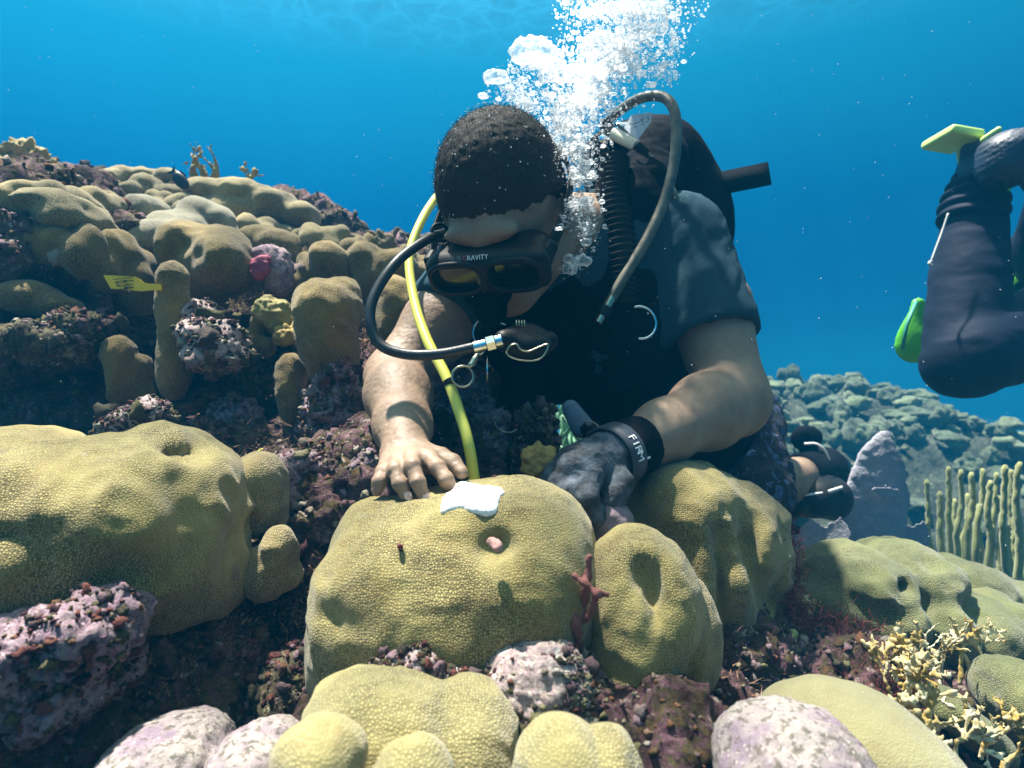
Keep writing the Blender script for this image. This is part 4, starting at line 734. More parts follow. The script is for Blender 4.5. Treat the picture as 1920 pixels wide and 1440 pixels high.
# --- diving mask
def HM_(x, f, u): return H(x * .88 + .005, f - .016, u + .005)
def make_mask():
    t = thing('diving_mask', H(0, .11, -.10), 'black two window diving mask over the man\'s face', 'diving mask')
    s = SDF(.0022)
    s.ell(HM_(0, .088, -.048), (.081, .034, .030), .015, rot=HM); s.box(HM_(-.044, .128, -.052), (.041, .012, .0235), .011, .012, HM); s.box(HM_(.044, .128, -.052), (.041, .012, .0235), .011, .012, HM)
    s.box(HM_(0, .112, -.046), (.076, .024, .022), .016, .015, HM); s.ell(HM_(0, .118, -.066), (.019, .024, .026), .01, rot=HM)
    for x in (-.044, .044): s.box(HM_(x, .150, -.052), (.035, .022, .0165), .010, .003, HM, True)
    part('skirt', s.mesh(2), RUB, t)
    for x, L in ((-.044, MT('mask_glass_yellow_reflection').set((.035, .034, .010), .12, Metallic=.35)), (.044, MT('mask_glass').set((.006, .008, .008), .06))):  # left lens: reflected yellow of the coral painted into the glass colour
        pl = [HM_(x + .034 * math.copysign(abs(math.cos(a)) ** .7, math.cos(a)), .1295, -.052 + .0165 * math.copysign(abs(math.sin(a)) ** .7, math.sin(a))) for a in np.linspace(0, 2 * math.pi, 28, endpoint=False)]; part('lens', plate(pl, HF, .003), L, t, smooth=False)
        rg = [HM_(x + .0395 * math.copysign(abs(math.cos(a)) ** .7, math.cos(a)), .139, -.051 + .0215 * math.copysign(abs(math.sin(a)) ** .7, math.sin(a))) for a in np.linspace(0, 2 * math.pi, 40)]; part('lens_frame', tube(rg, .0042, 8, False), RUB, t)
    for sx in (-1, 1):
        part('buckle', SDF(.002).box(H(sx * .079, .090, -.040), (.006, .012, .014), .004, .003, HM).cone(H(sx * .074, .105, -.046), H(sx * .082, .080, -.038), .008, .009, .004).mesh(1), RUB, t)
    st = [H(.080, .085, -.038), H(.0885, .05, -.030), H(.0905, .01, -.022), H(.085, -.05, -.01), H(.055, -.105, 0), H(0, -.128, .002), H(-.055, -.105, 0), H(-.085, -.05, -.01), H(-.0905, .01, -.022), H(-.0885, .05, -.030), H(-.080, .085, -.038)]
    sp = spline(st, 8); part('strap', ribbon(sp, .019, HU, .003), RUB, t)
    part('strap_loop', ring(P(826, 436, .805), (.5, -1, .3), .0115, .0025, m=30), RUB, t)
    text('lettering', 'SUB', .0085, HM_(-.036, .1350, -.0245) , HX, HF * -.75 + HU, DIMP, t); text('lettering', 'G', .0085, HM_(-.0225, .1350, -.0245), HX, HF * -.75 + HU, REDP, t); text('lettering', 'RAVITY', .0085, HM_(-.0030, .1350, -.0245), HX, HF * -.75 + HU, WHT, t)
    return t
make_mask()
# --- buoyancy vest with its straps, rings and corrugated hose
def make_vest():
    t = thing('buoyancy_vest', CHEST + A((0, .1, -.15)), 'black buoyancy vest with steel rings worn by the leaning man', 'diving vest')
    s = SDF(.0055); o = .022
    s.cone(CHEST, PELV + (CHEST - PELV) * .12, .135 + o, .140 + o, .05); s.ell(P(1090, 560, 1.04), (.115, .08, .12), .03); s.ell(P(1010, 610, 1.02), (.10, .065, .07), .03); s.ell(P(1150, 690, 1.08), (.12, .08, .11), .03)
    s.cone(P(1185, 400, 1.02), P(1120, 560, .985), .045, .040, .02, flat=((0, 1, 0), .6)); s.cone(P(1190, 395, 1.02), P(1225, 300, 1.12), .05, .06, .03); s.cone(P(1160, 560, 1.0), P(1235, 690, 1.04), .05, .06, .03); s.cone(P(930, 520, .96), P(960, 600, .97), .035, .04, .02)
    under_arch(s); part('jacket', disp(s.mesh(2), lambda V: .005 * fbm(V, 16, 3, 8, .5, True)), BLK, t)
    s = SDF(.0055); s.ell(P(1225, 400, 1.17), (.125, .07, .165), .03); s.ell(P(1285, 430, 1.17), (.088, .06, .13), .04); s.ell(P(1190, 300, 1.16), (.10, .06, .07), .04); s.ell(P(1245, 290, 1.16), (.060, .05, .058), .04); part('wing', disp(s.mesh(2), lambda V: .003 * fbm(V, 18, 3, 4)), BLK, t)
    p = spline([P(1150, 300, 1.0), P(1148, 360, .985), P(1158, 430, .97), P(1168, 510, .955), P(1166, 570, .95)], 26); rr = .0235 + .0030 * np.sin(np.arange(len(p)) * 2 * math.pi / 4); part('corrugated_hose', tube(p, rr, 20), RUB, t)
    p = P(1345, 345, 1.14); q = P(1443, 325, 1.12); part('loose_strap', ribbon(spline([P(1320, 350, 1.15), p, q], 5), .041, (0.1, 0, 1), .004), BLK, t)
    part('hanging_strap', ribbon(spline([P(985, 655, .985), P(978, 720, .97), P(966, 792, .96)], 6), .068, (1, 0, .05), .005), BLK, t)
    part('cord', tube(spline([P(1362, 480, 1.14), P(1378, 500, 1.12), P(1388, 520, 1.12), P(1398, 532, 1.12)], 6), .0022, 6), BLK, t)
    part('toggle', SDF(.0012).ell(P(1388, 521, 1.12), .005, .002).mesh(1), BLK, t)
    part('ring', ring(P(1200, 605, .93), (.15, -1, .15), .0245, .0022, -100, 110, m=30), CHR, t); part('ring', ring(P(916, 624, .90), (0, -1, .1), .022, .0014, 100, 250, m=30), CHR, t); part('ring', ring(P(953, 786, .945), (0, -1, -.1), .020, .0015, 190, 350, sx=1.05, m=30), BRS, t)
    part('bar', tube([P(897, 595, .90), P(948, 609, .895)], .0016, 6), CHR, t); part('bar', tube([P(914, 668, .88), P(913, 722, .875)], .0013, 6), CHR, t)
    part('webbing', ribbon(spline([P(1130, 578, .968), P(1165, 562, .955), P(1208, 560, .955)], 5), .022, (0, 0, 1), .004), BLK, t)
    part('webbing', ribbon(spline([P(880, 600, .925), P(905, 640, .92), P(950, 690, .95)], 5), .03, (1, 0, .6), .004), BLK, t)
    for (x, y, w, h) in ((1135, 690, .04, .04), (1180, 640, .04, .03)):
        s = SDF(.003).box(P(x, y, .985 if y > 650 else .97), (w, .012, h), .010, .004); part('pocket', disp(s.mesh(2), lambda V: .002 * fbm(V, 30, 2, 1)), BLK, t)
make_vest()
# --- tank, valve, hoses
t = thing('air_tank', P(1335, 650, 1.6), 'steel air tank on the man\'s back, mostly hidden behind the black wing', 'air tank')
part('cylinder', cyl(P(1335, 650, 1.6), P(1205, 330, 1.26), .085, bev=.5), plain('tank_paint', (.10, .11, .12), .4), t)
part('valve', SDF(.003).cone(P(1205, 330, 1.26), P(1175, 268, 1.16), .022, .018, .005).box(P(1168, 258, 1.12), (.02, .03, .018), .008, .005).cone(P(1135, 262, 1.12), P(1200, 262, 1.12), .012, .012, .004).mesh(1), CHR, t)
def hose(name, label, pts, r, mat, extra=None, cat='hose', n=10):
    p = spline([P(*q) for q in pts], n); t = thing(name, p[len(p) // 2], label, cat); part('tube', tube(p, r, 14), mat, t); return t
t = hose('inflator_hose', 'worn grey hose arching high behind the bubbles and down to a brass fitting', [(1130, 235, 1.12), (1165, 205, 1.06), (1205, 183, 1.02), (1245, 183, .99), (1266, 215, .97), (1266, 290, .96), (1248, 370, .95), (1215, 445, .94), (1170, 520, .93), (1146, 560, .925)], .0082, HOSET)
a, b = P(1148, 556, .925), P(1120, 606, .915); part('ferrule', cyl(a, a + (b - a) * .40, .0075), BRS, t); part('collar', cyl(a + (b - a) * .42, a + (b - a) * .72, .0105), RUB, t); part('nipple', cyl(a + (b - a) * .72, b, .0065), BRS, t)
t = hose('gauge_hose', 'thin grey hose with a cream sleeve crossing the black wing', [(1150, 250, 1.08), (1192, 272, 1.05), (1235, 315, 1.02), (1268, 375, 1.0), (1280, 440, 1.0), (1284, 500, 1.01)], .0058, HOSET); part('sleeve', cyl(P(1150, 250, 1.08), P(1194, 274, 1.048), .0105, .0095), plain('cream', (.62, .60, .46), .5), t)
t = hose('regulator_hose', 'thick black hose looping left from the mask down to the chrome fitting', [(880, 425, .94), (838, 436, .84), (800, 450, .79), (745, 490, .75), (704, 550, .73), (694, 600, .72), (712, 645, .715), (760, 664, .71), (825, 664, .705), (892, 651, .70)], .0062, HOSEB)
a, b = P(888, 652, .70), P(942, 638, .70); part('fitting', cyl(a, a + (b - a) * .45, .0068), CHR, t); part('nut', tube([a + (b - a) * .46, a + (b - a) * .74], .0088, 6), CHR, t).data.polygons.foreach_set('use_smooth', [False] * 8); part('collar', cyl(a + (b - a) * .75, b, .0075), CHR, t)
t = hose('spare_air_hose', 'yellow hose running from behind the head down to the central coral', [(860, 330, 1.02), (822, 366, .99), (790, 415, .95), (768, 480, .91), (776, 560, .86), (800, 635, .81), (836, 705, .77), (862, 775, .745), (880, 840, .73), (892, 920, .735)], .0066, YEL)
part('band', cyl(P(841, 712, .765), P(846, 722, .763), .0085), RUB, t)
t = thing('snap_clip', P(868, 728, .75), 'brass ring and snap clip tying the yellow hose to the vest', 'clip'); part('ring', ring(P(868, 706, .75), (.1, -1, .1), .0125, .0016, m=36), BRS, t)
part('hook', join(tube(spline([P(879, 690, .75), P(886, 681, .752), P(893, 668, .755), P(898, 658, .76)], 4), [.002] * 2 + [.0038] * 6 + [.0024] * 5, 8), ring(P(899, 656, .76), (0, -1, 0), .0055, .0015, m=20)), BRS, t); part('tie', ribbon([P(846, 716, .755), P(858, 712, .75), P(862, 706, .748)], .006, (0, 0, 1), .002), RUB, t)
t = thing('regulator', P(985, 690, .72), 'black mouth regulator with a silver edged cover in front of the man\'s chest', 'regulator')
s = SDF(.0024); s.ell(P(985, 642, .735), (.034, .024, .020), .01); s.cone(P(945, 638, .71), P(985, 636, .73), .012, .018, .01); s.ell(P(990, 650, .715), (.028, .014, .015), .006); part('housing', s.mesh(2), RUB, t)
s = SDF(.0022); s.ell(H(-.012, .100, -.088), (.034, .020, .020), .01, rot=HM); s.ell(H(-.010, .112, -.108), (.022, .018, .020), .01, rot=HM); part('mouthpiece', s.mesh(2), BLK, t)
s = SDF(.0024); s.ell(P(1030, 640, .735), (.010, .014, .012), .004); part('knob', s.mesh(1), RUB, t)
tr = [P(x, y, .699) for x, y in ((949, 660), (956, 649), (968, 645), (976, 655), (990, 659), (1008, 652), (1026, 645), (1027, 652), (1018, 668), (1003, 676), (975, 675), (955, 668), (949, 660))]; part('trim', tube(spline(tr, 4), .0011, 6), BRS, t)
part('vents', join(*[tube([P(968 + 5 * i, 600, .716), P(969 + 5 * i, 612, .714)], .0008, 5) for i in range(4)]), BRS, t)
# paper tag
TP = MT('paper').set((.62, .66, .72), .7); tq = [(1170, 240), (1184, 216), (1222, 211), (1221, 228), (1208, 246), (1196, 262), (1182, 252)]; t = thing('paper_tag', P(1190, 262, 1.02), 'crumpled white paper tag with handwriting tied to the tank valve', 'tag')
part('sheet', plate([P(x, y, 1.02 + .012 * math.sin(x * .12)) for x, y in tq], (0.1, -1, .2), .0012), TP, t, smooth=False)
INK = plain('ink', (.05, .06, .14), .7); sc = [[(1181, 233), (1184, 231), (1186, 234), (1189, 231), (1191, 233), (1194, 229), (1197, 231)], [(1199, 228), (1203, 222), (1206, 223), (1203, 227), (1208, 228)], [(1211, 230), (1215, 226), (1216, 222), (1213, 219)], [(1189, 239), (1192, 237), (1195, 238)], [(1202, 234), (1205, 232), (1207, 235)]]
part('handwriting', join(*[tube(spline([P(x, y, .999) for x, y in q], 3), .0006, 4) for q in sc]), INK, t)
# --- gauge console
t = thing('gauge_console', P(1085, 815, .88), 'grey blue rounded gauge dangling over the teal gap above the glove', 'gauge'); s = SDF(.0028); s.cone(P(1070, 766, .88), P(1090, 798, .88), .0125, .0165, .01, flat=((0, 1, 0), .7)); part('case', s.mesh(2), plain('gauge_grey', (.14, .18, .24), .6, var=.5, bump=(160, .001)), t)
part('boot', SDF(.0028).cone(P(1092, 800, .885), P(1112, 812, .885), .017, .012, .01).mesh(1), RUB, t); part('cord', tube(spline([P(1095, 790, .865), P(1112, 792, .86), P(1122, 800, .855), P(1130, 811, .85)], 5), .0014, 6), plain('cord_tan', (.25, .22, .16), .7), t)
t = thing('dive_probe', P(1131, 812, .80), 'thin white probe with a green bead lying on the glove cuff', 'tool'); part('rod', tube([P(1133, 811, .80), P(1162, 800, .79)], .0013, 6), WHT, t); part('bead', SDF(.0008).ell(P(1130, 812, .80), (.004, .003, .0025), .001).mesh(1), plain('bead', (.3, .7, .2), .5), t)
# --- glove on the left hand
def make_glove():
    W = WL_; ax = unit(W - EL); t = thing('diving_glove', P(1110, 1000, .68), 'black and grey diving glove with a printed wrist strap on the man\'s left hand', 'glove')
    K = P(1095, 880, .695); s = SDF(.0024); GM = MT('glove_cloth'); GM = GM.set(GM.mix(GM.ramp(GM.noise(30, 5, .7), [(.42, 0), (.62, 1)]), (.018, .022, .028), (.09, .115, .15)), .85, GM.bump(GM.noise(300, 3), .001))
    s.cone(W + ax * -.002, W + ax * .03, .031, .031, .01); s.cone(P(1150, 860, .725), K, .031, .031, .012, flat=((.4, -1, .2), .8)); s.ell(P(1075, 888, .69), (.022, .022, .025), .012)
    F = [[(1150, 885, .705), (1163, 905, .69), (1152, 930, .68), (1140, 950, .678)], [(1085, 895, .68), (1068, 925, .665), (1080, 958, .665), (1100, 985, .675)], [(1105, 900, .675), (1098, 935, .66), (1112, 965, .665), (1128, 985, .68)], [(1068, 885, .69), (1046, 905, .68), (1042, 935, .68), (1056, 965, .69)], [(1060, 875, .70), (1035, 890, .70), (1025, 915, .70), (1032, 940, .705)]]
    for pts, r in zip(F, (.0135, .0125, .0125, .0118, .0105)): s.chain([P(*p) for p in pts], [r * 1.05, r, r * .93, r * .78], .006, kk=.004)
    part('shell', disp(s.mesh(2), lambda V: .0012 * fbm(V, 60, 3, 3, .5, True)), GM, t)
    s = SDF(.0026); s.cone(W - ax * .020, W + ax * .022, .0365, .0355, .004); s.cone(W - ax * .05, W + ax * .06, .0305, .0305, .002, True); q = ax; M = np.stack([unit(np.cross(q, (0, 0, 1))), unit(np.cross(q, np.cross(q, (0, 0, 1)))), q], 1)
    s.box(W - ax * .060, (.06, .06, .038), .003, .002, M, True); part('cuff', disp(s.mesh(2), lambda V: .0008 * fbm(V, 50, 2, 3)), BLK, t)
    # printed strap across the wrist
    C0 = W + ax * .030; f = unit(A((0, -1, .2)) - ax * (A((0, -1, .2)) @ ax)); sdv = np.cross(ax, f); pts = [C0 + .0365 * (math.cos(a) * f + math.sin(a) * sdv) for a in np.linspace(R(-110), R(110), 26)]
    part('wrist_strap', ribbon(pts, .026, ax, .003), plain('strap_blue', (.03, .04, .06), .6, bump=(400, .0005)), t)
    for i, ch in enumerate('FIRM'):
        a = R(-14 + 11.5 * i) * (1 if (sdv[2] < 0) else -1); nv = math.cos(a) * f + math.sin(a) * sdv; tv = (-math.sin(a) * f + math.cos(a) * sdv) * (1 if sdv[2] < 0 else -1); text('lettering', ch, .0155, C0 + nv * .0386, tv, np.cross(nv, tv), WHT, t)
    part('edge_piping', tube(spline([P(1172, 885, .735), P(1188, 872, .715), P(1204, 862, .712), P(1217, 857, .72)], 6), .0022, 8), WHT, t)
    return t
make_glove()
# --- white putty on the coral, number tag
def drape(poly, target, up=.004, dirv=(0, -.35, -1)):
    dg = bpy.context.evaluated_depsgraph_get(); 
    o = target; inv = o.matrix_world.inverted(); r = []
    for p in poly:
        d = Vector(p).normalized(); ok, loc, n, _ = o.ray_cast(inv @ Vector((0, 0, 0)), d); r.append(A(o.matrix_world @ loc) if ok else A(p))
    return r
bpy.context.view_layer.update()
PUT = [(828, 962), (832, 942), (838, 931), (852, 918), (862, 908), (880, 908), (897, 914), (918, 917), (934, 917), (943, 926), (934, 933), (929, 940), (929, 950), (925, 962), (912, 964), (895, 960), (880, 957), (868, 950), (858, 951), (845, 955)]
import bmesh
def make_putty():
    bm = bmesh.new(); g = np.random.RandomState(2); N = 46; xs = np.linspace(822, 948, N); ys = np.linspace(902, 970, N); poly = PUT
    def ins(x, y):
        c = False; j = len(poly) - 1
        for i in range(len(poly)):
            if (poly[i][1] > y) != (poly[j][1] > y) and x < (poly[j][0] - poly[i][0]) * (y - poly[i][1]) / (poly[j][1] - poly[i][1]) + poly[i][0]: c = not c
            j = i
        return c
    def dist(x, y): return min(np.hypot(*(A((x, y)) - (A(a) + (A(b) - A(a)) * np.clip(((A((x, y)) - A(a)) @ (A(b) - A(a))) / ((A(b) - A(a)) @ (A(b) - A(a))), 0, 1)))) for a, b in zip(poly, poly[1:] + poly[:1]))
    s = SDF(.0022); inv = c1.matrix_world.inverted()
    for x in xs:
        for y in ys:
            if not ins(x, y): continue
            dd = Vector(P(x, y, 1)).normalized(); ok, loc, n, _ = c1.ray_cast(inv @ Vector((0, 0, 0)), dd)
            if ok:
                w = A(c1.matrix_world @ loc); r = min(.0030, .0011 + dist(x, y) * .0003); s.ell(w, max(r, .0016), .003)
    return s.mesh(2)
m = make_putty(); solid('putty_patch', disp(m, lambda V: .0009 * fbm(V, 130, 4, 2, .6)), plain('putty', (.80, .81, .80), .6, bump=(260, .0012)), 'white putty patch smeared on top of the central coral under the index finger', 'putty')
t = thing('number_tag', P(270, 560, .985), 'yellow plastic number tag reading 1634 tied to the slim coral finger', 'tag')
TY = plain('tag_yellow', (.85, .52, .01), .4); yp = [(194, 516), (255, 519), (262, 523), (270, 530), (282, 532), (302, 533), (303, 544), (288, 544), (266, 546), (208, 541)]
part('plate', plate([P(x, y, .99 - .0002 * (x - 194)) for x, y in yp], (0, -1, .15), .002), TY, t, smooth=False)
INKB = plain('tag_ink', (.02, .02, .02), .6)
for i, ch in enumerate('1634'):
    text('digit', ch, .0088, P(230 + 2.6 * i, 522 + 6.0 * i, .9775), (.13, 0, -1), (1, 0.02, 0), INKB, t).scale = (1, 5.4, 1)
# --- fish
def fish(label, px, py, d, L, hgt, mat, flip=1, pitch=0):
    c = P(px, py, d); t = thing('fish', c, label, 'fish', None); s = SDF(L * .035); rt = np.array([[math.cos(pitch), 0, -math.sin(pitch)], [0, 1, 0], [math.sin(pitch), 0, math.cos(pitch)]])
    q = lambda x, y, z: c + rt @ A((x * flip, y, z)); s.ell(c, (L * .5, L * .12, hgt * .5), L * .05, rot=rt); s.ell(q(L * .25, 0, 0), (L * .24, L * .11, hgt * .42), L * .05, rot=rt); part('body', s.mesh(1), mat, t)
    part('tail', plate([q(-L * .42, 0, hgt * .1), q(-L * .72, 0, hgt * .42), q(-L * .62, 0, 0), q(-L * .72, 0, -hgt * .42), q(-L * .42, 0, -hgt * .1)], (0, 1, 0), L * .03), mat, t, smooth=False)
    part('fin', plate([q(L * .15, 0, hgt * .46), q(-L * .05, 0, hgt * .62), q(-L * .35, 0, hgt * .55), q(-L * .3, 0, hgt * .25)], (0, 1, 0), L * .03), mat, t, smooth=False); part('eye', (ico(2)[0] * L * .035 + q(L * .36, -L * .09, hgt * .08), ico(2)[1]), plain('fish_eye', (.01, .01, .01), .2), t)
fish('black reef fish diving over the skyline coral at upper left', 338, 338, 1.40, .046, .028, plain('fish_black', (.01, .012, .02), .5), 1, R(-48))
fish('tiny yellow and blue fish between the brown coral column and the sleeve', 806, 545, 1.15, .022, .008, plain('fish_yellow', (.75, .50, .03), .5), -1, R(-40) * -1)
fish('thin yellow wrasse above the small round olive coral', 482, 848, .80, .018, .003, plain('fish_lemon', (.60, .55, .05), .5), 1, R(30))
# --- second diver's legs at the right edge
def diver2():
    WS = MT('wetsuit'); WS = WS.set(WS.mix(WS.noise(200, 3, .8), (.004, .007, .018), (.010, .016, .036)), .7, WS.bump(WS.noise(260, 2), .0006, .6, WS.bump(WS.noise(14, 4, .5, 1.2), .002, .4)), Specular_IOR_Level=.12)
    t = thing('person', P(2000, 620, 1.5), 'second diver at the right edge, black wetsuit legs folded up behind the knee', 'person'); s = SDF(.006)
    kn = P(1812, 662, 1.25); s.cone(kn + A((0, -.02, 0)), P(2020, 600, 1.36), .080, .100, .03); s.cone(P(2020, 600, 1.42), P(2350, 540, 1.6), .12, .16, .05); s.ell(P(1795, 690, 1.24), (.055, .06, .05), .04)
    s.chain([P(1810, 640, 1.25), P(1818, 520, 1.28), P(1826, 420, 1.30), P(1836, 335, 1.31)], [.074, .069, .056, .040], .006); s.cone(P(1836, 335, 1.31), P(1830, 285, 1.33), .040, .030, .02)
    s.chain([P(2050, 600, 1.62), P(1965, 470, 1.52), P(1985, 350, 1.4), P(1935, 300, 1.3)], [.10, .072, .05, .04], .03)
    part('body', disp(s.mesh(2), lambda V: .0016 * fbm(V * A((.6, .6, 1.8)), 16, 3, 3, .5, True)), WS, t)
    a0, a1 = P(1824, 400, 1.30), P(1832, 350, 1.31); part('cuff', disp(SDF(.004).chain([a0, (a0 + a1) / 2, a1], [.062, .056, .048], .01).mesh(2), lambda V: .0035 * np.sin((V @ unit(a1 - a0)) * 260)), WS, t)
    s = SDF(.0045); s.cone(P(1832, 300, 1.30), P(1815, 262, 1.30), .026, .022, .02); s.ell(P(1838, 320, 1.29), (.038, .04, .036), .02); part('boot', s.mesh(2), plain('boot_grey', (.03, .045, .07), .6, var=.3, bump=(80, .002)), t)
    part('zip', join(tube(spline([P(1778, 400, 1.225), P(1768, 430, 1.222), P(1757, 460, 1.215), P(1746, 490, 1.21)], 6), .0022, 6), tube(spline([P(1746, 490, 1.21), P(1742, 494, 1.205), P(1748, 499, 1.205)], 4), .003, 6)), plain('zip', (.40, .40, .38), .5), t)
    GN = plain('fin_green', (.14, .62, .03), .45, bump=(40, .001)); GY = plain('fin_lemon', (.62, .80, .22), .4)
    f = thing('swim_fin', P(1880, 360, 1.25), 'dark swim fin with a bright yellow green blade on the second diver\'s upper foot', 'swim fin', None); s = SDF(.0045); s.ell(P(1905, 285, 1.22), (.068, .06, .040), .02); s.ell(P(1885, 315, 1.22), (.050, .05, .038), .02); part('foot_pocket', disp(s.mesh(2), lambda V: .0016 * np.sin((V @ unit((.5, 0, 1))) * 900)), plain('pocket_navy', (.018, .03, .055), .5), f)
    part('blade', SDF(.003).box(P(1785, 262, 1.30), (.034, .05, .009), .006, .004, np.array([[.985, 0, .17], [0, 1, 0], [-.17, 0, .985]])).cone(P(1800, 268, 1.3), P(1799, 305, 1.32), .010, .004, .01).mesh(1), GY, f)
    part('rail', SDF(.003).cone(P(1845, 262, 1.24), P(1872, 243, 1.22), .007, .006, .004).mesh(1), GY, f); part('strap', SDF(.003).cone(P(1862, 345, 1.26), P(1890, 352, 1.25), .012, .008, .004, flat=((0, 1, 0), .6)).mesh(1), GN, f)
    f = thing('swim_fin', P(1720, 640, 1.4), 'bright green swim fin blade showing left of and behind the second diver\'s knee', 'swim fin', None)
    part('blade', SDF(.004).cone(P(1722, 570, 1.45), P(1712, 650, 1.45), .015, .032, .01, flat=((.3, 1, 0), .3)).cone(P(1722, 640, 1.45), P(1905, 525, 1.62), .030, .030, .02, flat=((.3, 1, 0), .3)).mesh(1), GN, f); part('rail', tube([P(1718, 565, 1.44), P(1700, 610, 1.43), P(1692, 655, 1.43)], .004, 8), plain('rail_teal', (.05, .35, .25), .5), f)
diver2()
# --- bubbles
def bubbles():
    g = np.random.RandomState(8); C = []; Rr = []
    B = [(1075, 500, 20, 22, .80, .03, 160, 1.0), (1085, 490, 28, 30, .80, .02, 120, .6), (1098, 430, 30, 34, .80, .03, 300, .8), (1085, 385, 38, 34, .82, .04, 420, 1.1), (1085, 330, 40, 36, .84, .04, 520, 1.3), (1070, 280, 58, 34, .86, .05, 700, 1.3),
         (1070, 235, 84, 34, .88, .06, 1000, 1.3), (1090, 190, 100, 36, .90, .08, 1500, 1.2), (985, 190, 56, 34, .88, .05, 700, .9), (1110, 130, 115, 44, .92, .09, 1800, 1.3), (1165, 80, 105, 46, .94, .09, 1700, 1.4), (1185, 15, 105, 40, .96, .09, 1500, 1.5), (1110, 20, 60, 30, .96, .09, 500, 1.4),
         (960, 165, 44, 34, .86, .04, 450, .9), (930, 205, 20, 26, .86, .04, 120, .8), (1262, 70, 16, 50, .95, .05, 260, .9), (1240, 130, 34, 30, .94, .05, 320, .9), (1055, 410, 14, 22, .79, .02, 90, .7), (1040, 300, 18, 60, .80, .02, 200, .6), (1010, 120, 50, 26, .88, .04, 400, .9)]
    for x, y, sx, sy, d, sd_, n, sc in B:
        for _ in range(int(n * (2.2 if 270 < y < 440 else 1.5))):
            th_ = g.uniform(0, 6.283); rr_ = min(1.9, abs(g.randn()) * .82); a, b = rr_ * math.cos(th_), rr_ * math.sin(th_); dd = d + g.randn() * sd_ * .6; C.append(P(x + a * sx * .72, y + b * sy * .7, max(.74, dd))); Rr.append(min(.0065, .00054 * math.exp(g.randn() * .66 + .25 * (g.rand() > .93) * 3) * sc))
    C = np.array(C); Rr = np.array(Rr); inside = ((((C - HC) @ HM) / A((.088, .108, .102))) ** 2).sum(1) < 1.0; C = C[~inside]; Rr = Rr[~inside]
    sq = np.stack([g.uniform(.8, 1.35, len(C)), g.uniform(.8, 1.3, len(C)), g.uniform(.6, 1.1, len(C))], 1)
    big = Rr > .0020; a = balls(C[big], Rr[big], 3, sq[big]); b = balls(C[~big], Rr[~big], 2, sq[~big])
    caps = []
    for x, y, rx, rz, d in ((1000, 100, 46, 30, .88), (930, 146, 24, 18, .87), (1215, 40, 40, 34, .97), (1085, 320, 22, 24, .83), (1090, 490, 16, 14, .79), (1068, 508, 13, 14, .79), (1100, 380, 16, 14, .8), (1110, 165, 34, 22, .9), (1040, 140, 30, 26, .89), (1130, 90, 40, 28, .93), (1170, 120, 34, 22, .93), (1060, 215, 30, 20, .88)):
        s = SDF(.0022); c = P(x, y, d); s.ell(c, (rx / FPX * d, rx / FPX * d * .7, rz / FPX * d), .01); s.ell(c - A((0, 0, rz / FPX * d * .9)), (rx / FPX * d * 1.1, rx / FPX * d, rz / FPX * d * .6), .004, True); caps.append(disp(s.mesh(1), lambda V: .0032 * fbm(V, 90, 3, int(x), .6)))
    for _ in range(42):
        q = B[g.randint(3, len(B))]; ja, jb = g.randn(2) * .6; d = q[4]; cc = P(q[0] + ja * q[2], q[1] + jb * q[3], d - g.uniform(0, .05)); r = g.uniform(.003, .0075); V0, F0 = ico(3); V = V0 * A((r, r, r * .62)); V[:, 2] = np.where(V[:, 2] < 0, V[:, 2] * .35, V[:, 2]); V = V + V0 * (.0016 * fbm(V0 + cc * 40, 2.2, 3, _))[:, None]
        if (((cc - HC) @ HM / A((.095, .115, .11))) ** 2).sum() > 1: caps.append((V + cc, F0))
    m = MT('bubble'); n = m.n; lw = n.new('ShaderNodeLayerWeight'); lw.inputs[0].default_value = .35; m.L(m.bump(m.noise(600, 3), .0015, .8), lw.inputs['Normal'])
    gl = n.new('ShaderNodeBsdfGlossy'); gl.inputs['Color'].default_value = (1, 1, 1, 1); gl.inputs['Roughness'].default_value = .22; df = n.new('ShaderNodeBsdfTranslucent'); df.inputs['Color'].default_value = (.95, .97, 1, 1); d2 = n.new('ShaderNodeBsdfDiffuse'); d2.inputs['Color'].default_value = (.9, .93, .95, 1)
    tr = n.new('ShaderNodeBsdfTransparent'); m1 = n.new('ShaderNodeMixShader'); m1.inputs[0].default_value = .35; m.L(df.outputs[0], m1.inputs[1]); m.L(d2.outputs[0], m1.inputs[2]); m2 = n.new('ShaderNodeMixShader'); m2.inputs[0].default_value = .25; m.L(m1.outputs[0], m2.inputs[1]); m.L(gl.outputs[0], m2.inputs[2])
    m3 = n.new('ShaderNodeMixShader'); m.L(m.ramp(lw.outputs['Facing'], [(.08, .12), (.55, .92)]), m3.inputs[0]); m.L(tr.outputs[0], m3.inputs[1]); m.L(m2.outputs[0], m3.inputs[2]); out = [x for x in n if x.type == 'OUTPUT_MATERIAL'][0]; m.L(m3.outputs[0], out.inputs[0])
    return solid('bubble_plume', join(a, b, *caps), m.m, kind='stuff')
bubbles()
g = np.random.RandomState(31); n = 420; d = g.uniform(.45, 2.0, n); C = np.array([P(g.uniform(0, 1920), g.uniform(0, 1440), q) for q in d]); C2 = np.array([H(x, f, u) for x, f, u in [(lambda v: v / np.linalg.norm(v) * A((.086, .106, .096)) + A((0, -.012, .01)))(g.randn(3) + A((0, .2, 1.2))) for _ in range(170)]])
solid('drifting_specks', balls(np.concatenate([C, C2]), np.concatenate([g.uniform(.0003, .0008, n) * d, g.uniform(.0003, .0009, len(C2))]), 2), plain('speck', (.75, .8, .8), .6), kind='stuff')

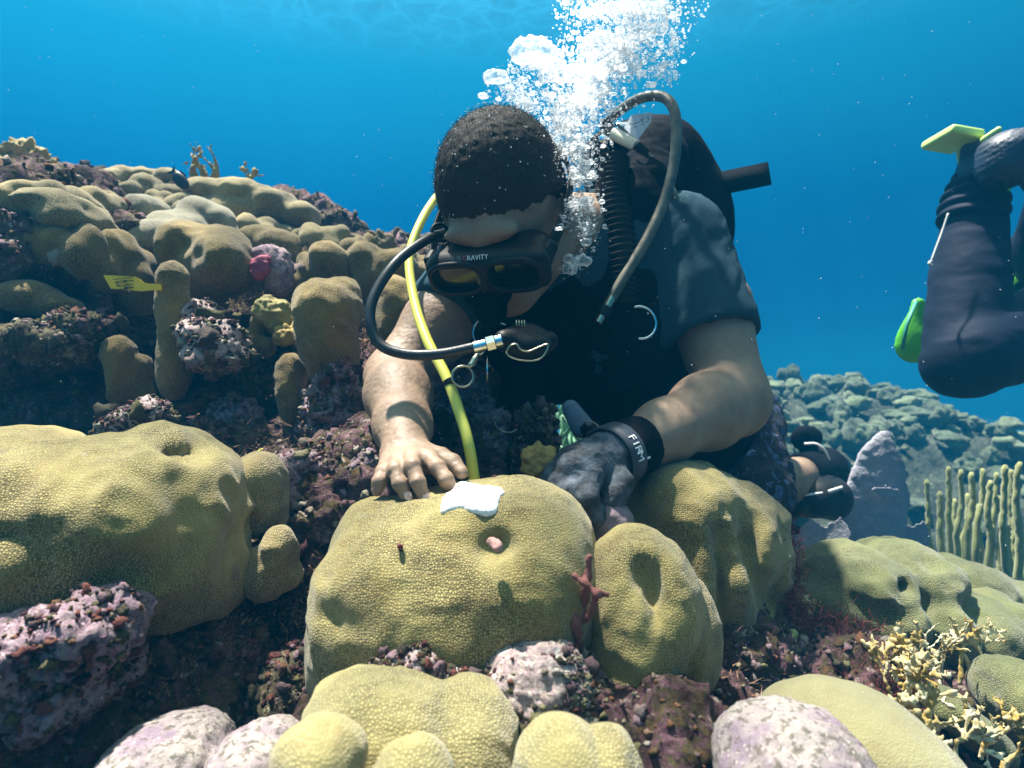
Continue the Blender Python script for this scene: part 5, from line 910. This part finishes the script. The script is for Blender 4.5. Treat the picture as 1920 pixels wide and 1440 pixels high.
# ================================================================ the water surface overhead: a flat sheet, caustic light lines painted into its transparency
def surface():
    m = MT('water_surface'); n = m.n; tr = n.new('ShaderNodeBsdfTransparent'); lw = n.new('ShaderNodeLayerWeight'); lw.inputs[0].default_value = .5
    ds = n.new('ShaderNodeTexNoise'); ds.inputs['Scale'].default_value = 3.2; ds.inputs['Detail'].default_value = 2; m.L(m.co, ds.inputs[0]); v = n.new('ShaderNodeVectorMath'); v.operation = 'SCALE'; v.inputs['Scale'].default_value = .30; m.L(ds.outputs['Color'], v.inputs[0]); v2 = n.new('ShaderNodeVectorMath'); m.L(m.co, v2.inputs[0]); m.L(v.outputs[0], v2.inputs[1])
    c1_ = m.ramp(m.voro(4.6, 'DISTANCE_TO_EDGE', 1, v2.outputs[0]), [(0, 1), (.10, .42), (.28, .10), (.5, 0)]); c2_ = m.ramp(m.voro(9.5, 'DISTANCE_TO_EDGE', 1, v2.outputs[0]), [(0, 1), (.14, .3), (.4, 0)])
    f = m.math('ADD', m.math('MULTIPLY', c1_, 1.25), m.math('MULTIPLY', c2_, .55)); f = m.math('ADD', f, .62); f = m.math('MULTIPLY', f, m.ramp(m.noise(1.1, 2), [(.3, .8), (.7, 1)]))
    g_ = m.ramp(lw.outputs['Facing'], [(.24, 0), (.56, 1)]); col = n.new('ShaderNodeMix'); col.data_type = 'FLOAT'; m.L(g_, col.inputs[0]); m.L(f, col.inputs[2]); col.inputs[3].default_value = 1.0
    m.L(col.outputs[0], tr.inputs[0]); out = [x for x in n if x.type == 'OUTPUT_MATERIAL'][0]; m.L(tr.outputs[0], out.inputs[0])
    V = np.array([(-90, -60, 1.9), (90, -60, 1.9), (90, 150, 1.9), (-90, 150, 1.9)], float); tag(solid('water_surface', (V, [(0, 3, 2, 1)]), m.m, smooth=False), kind='structure')
surface()
# ================================================================ the water's own haze
def haze():
    V = [(x, y, z) for x in (-22, 22) for y in (-6, 38) for z in (-4.6, 1.35)]; V = np.array(V, float)
    Q = [(0, 1, 3, 2), (4, 6, 7, 5), (0, 4, 5, 1), (2, 3, 7, 6), (0, 2, 6, 4), (1, 5, 7, 3)]
    m = bpy.data.materials.new('haze'); m.use_nodes = True; n = m.node_tree.nodes; n.clear(); o = n.new('ShaderNodeOutputMaterial'); v = n.new('ShaderNodeVolumePrincipled')
    v.inputs['Color'].default_value = (.005, .165, .345, 1); v.inputs['Density'].default_value = .09; v.inputs['Anisotropy'].default_value = .0
    m.node_tree.links.new(v.outputs[0], o.inputs['Volume']); tag(solid('haze', (V, Q), m, smooth=False), kind='stuff')
haze()
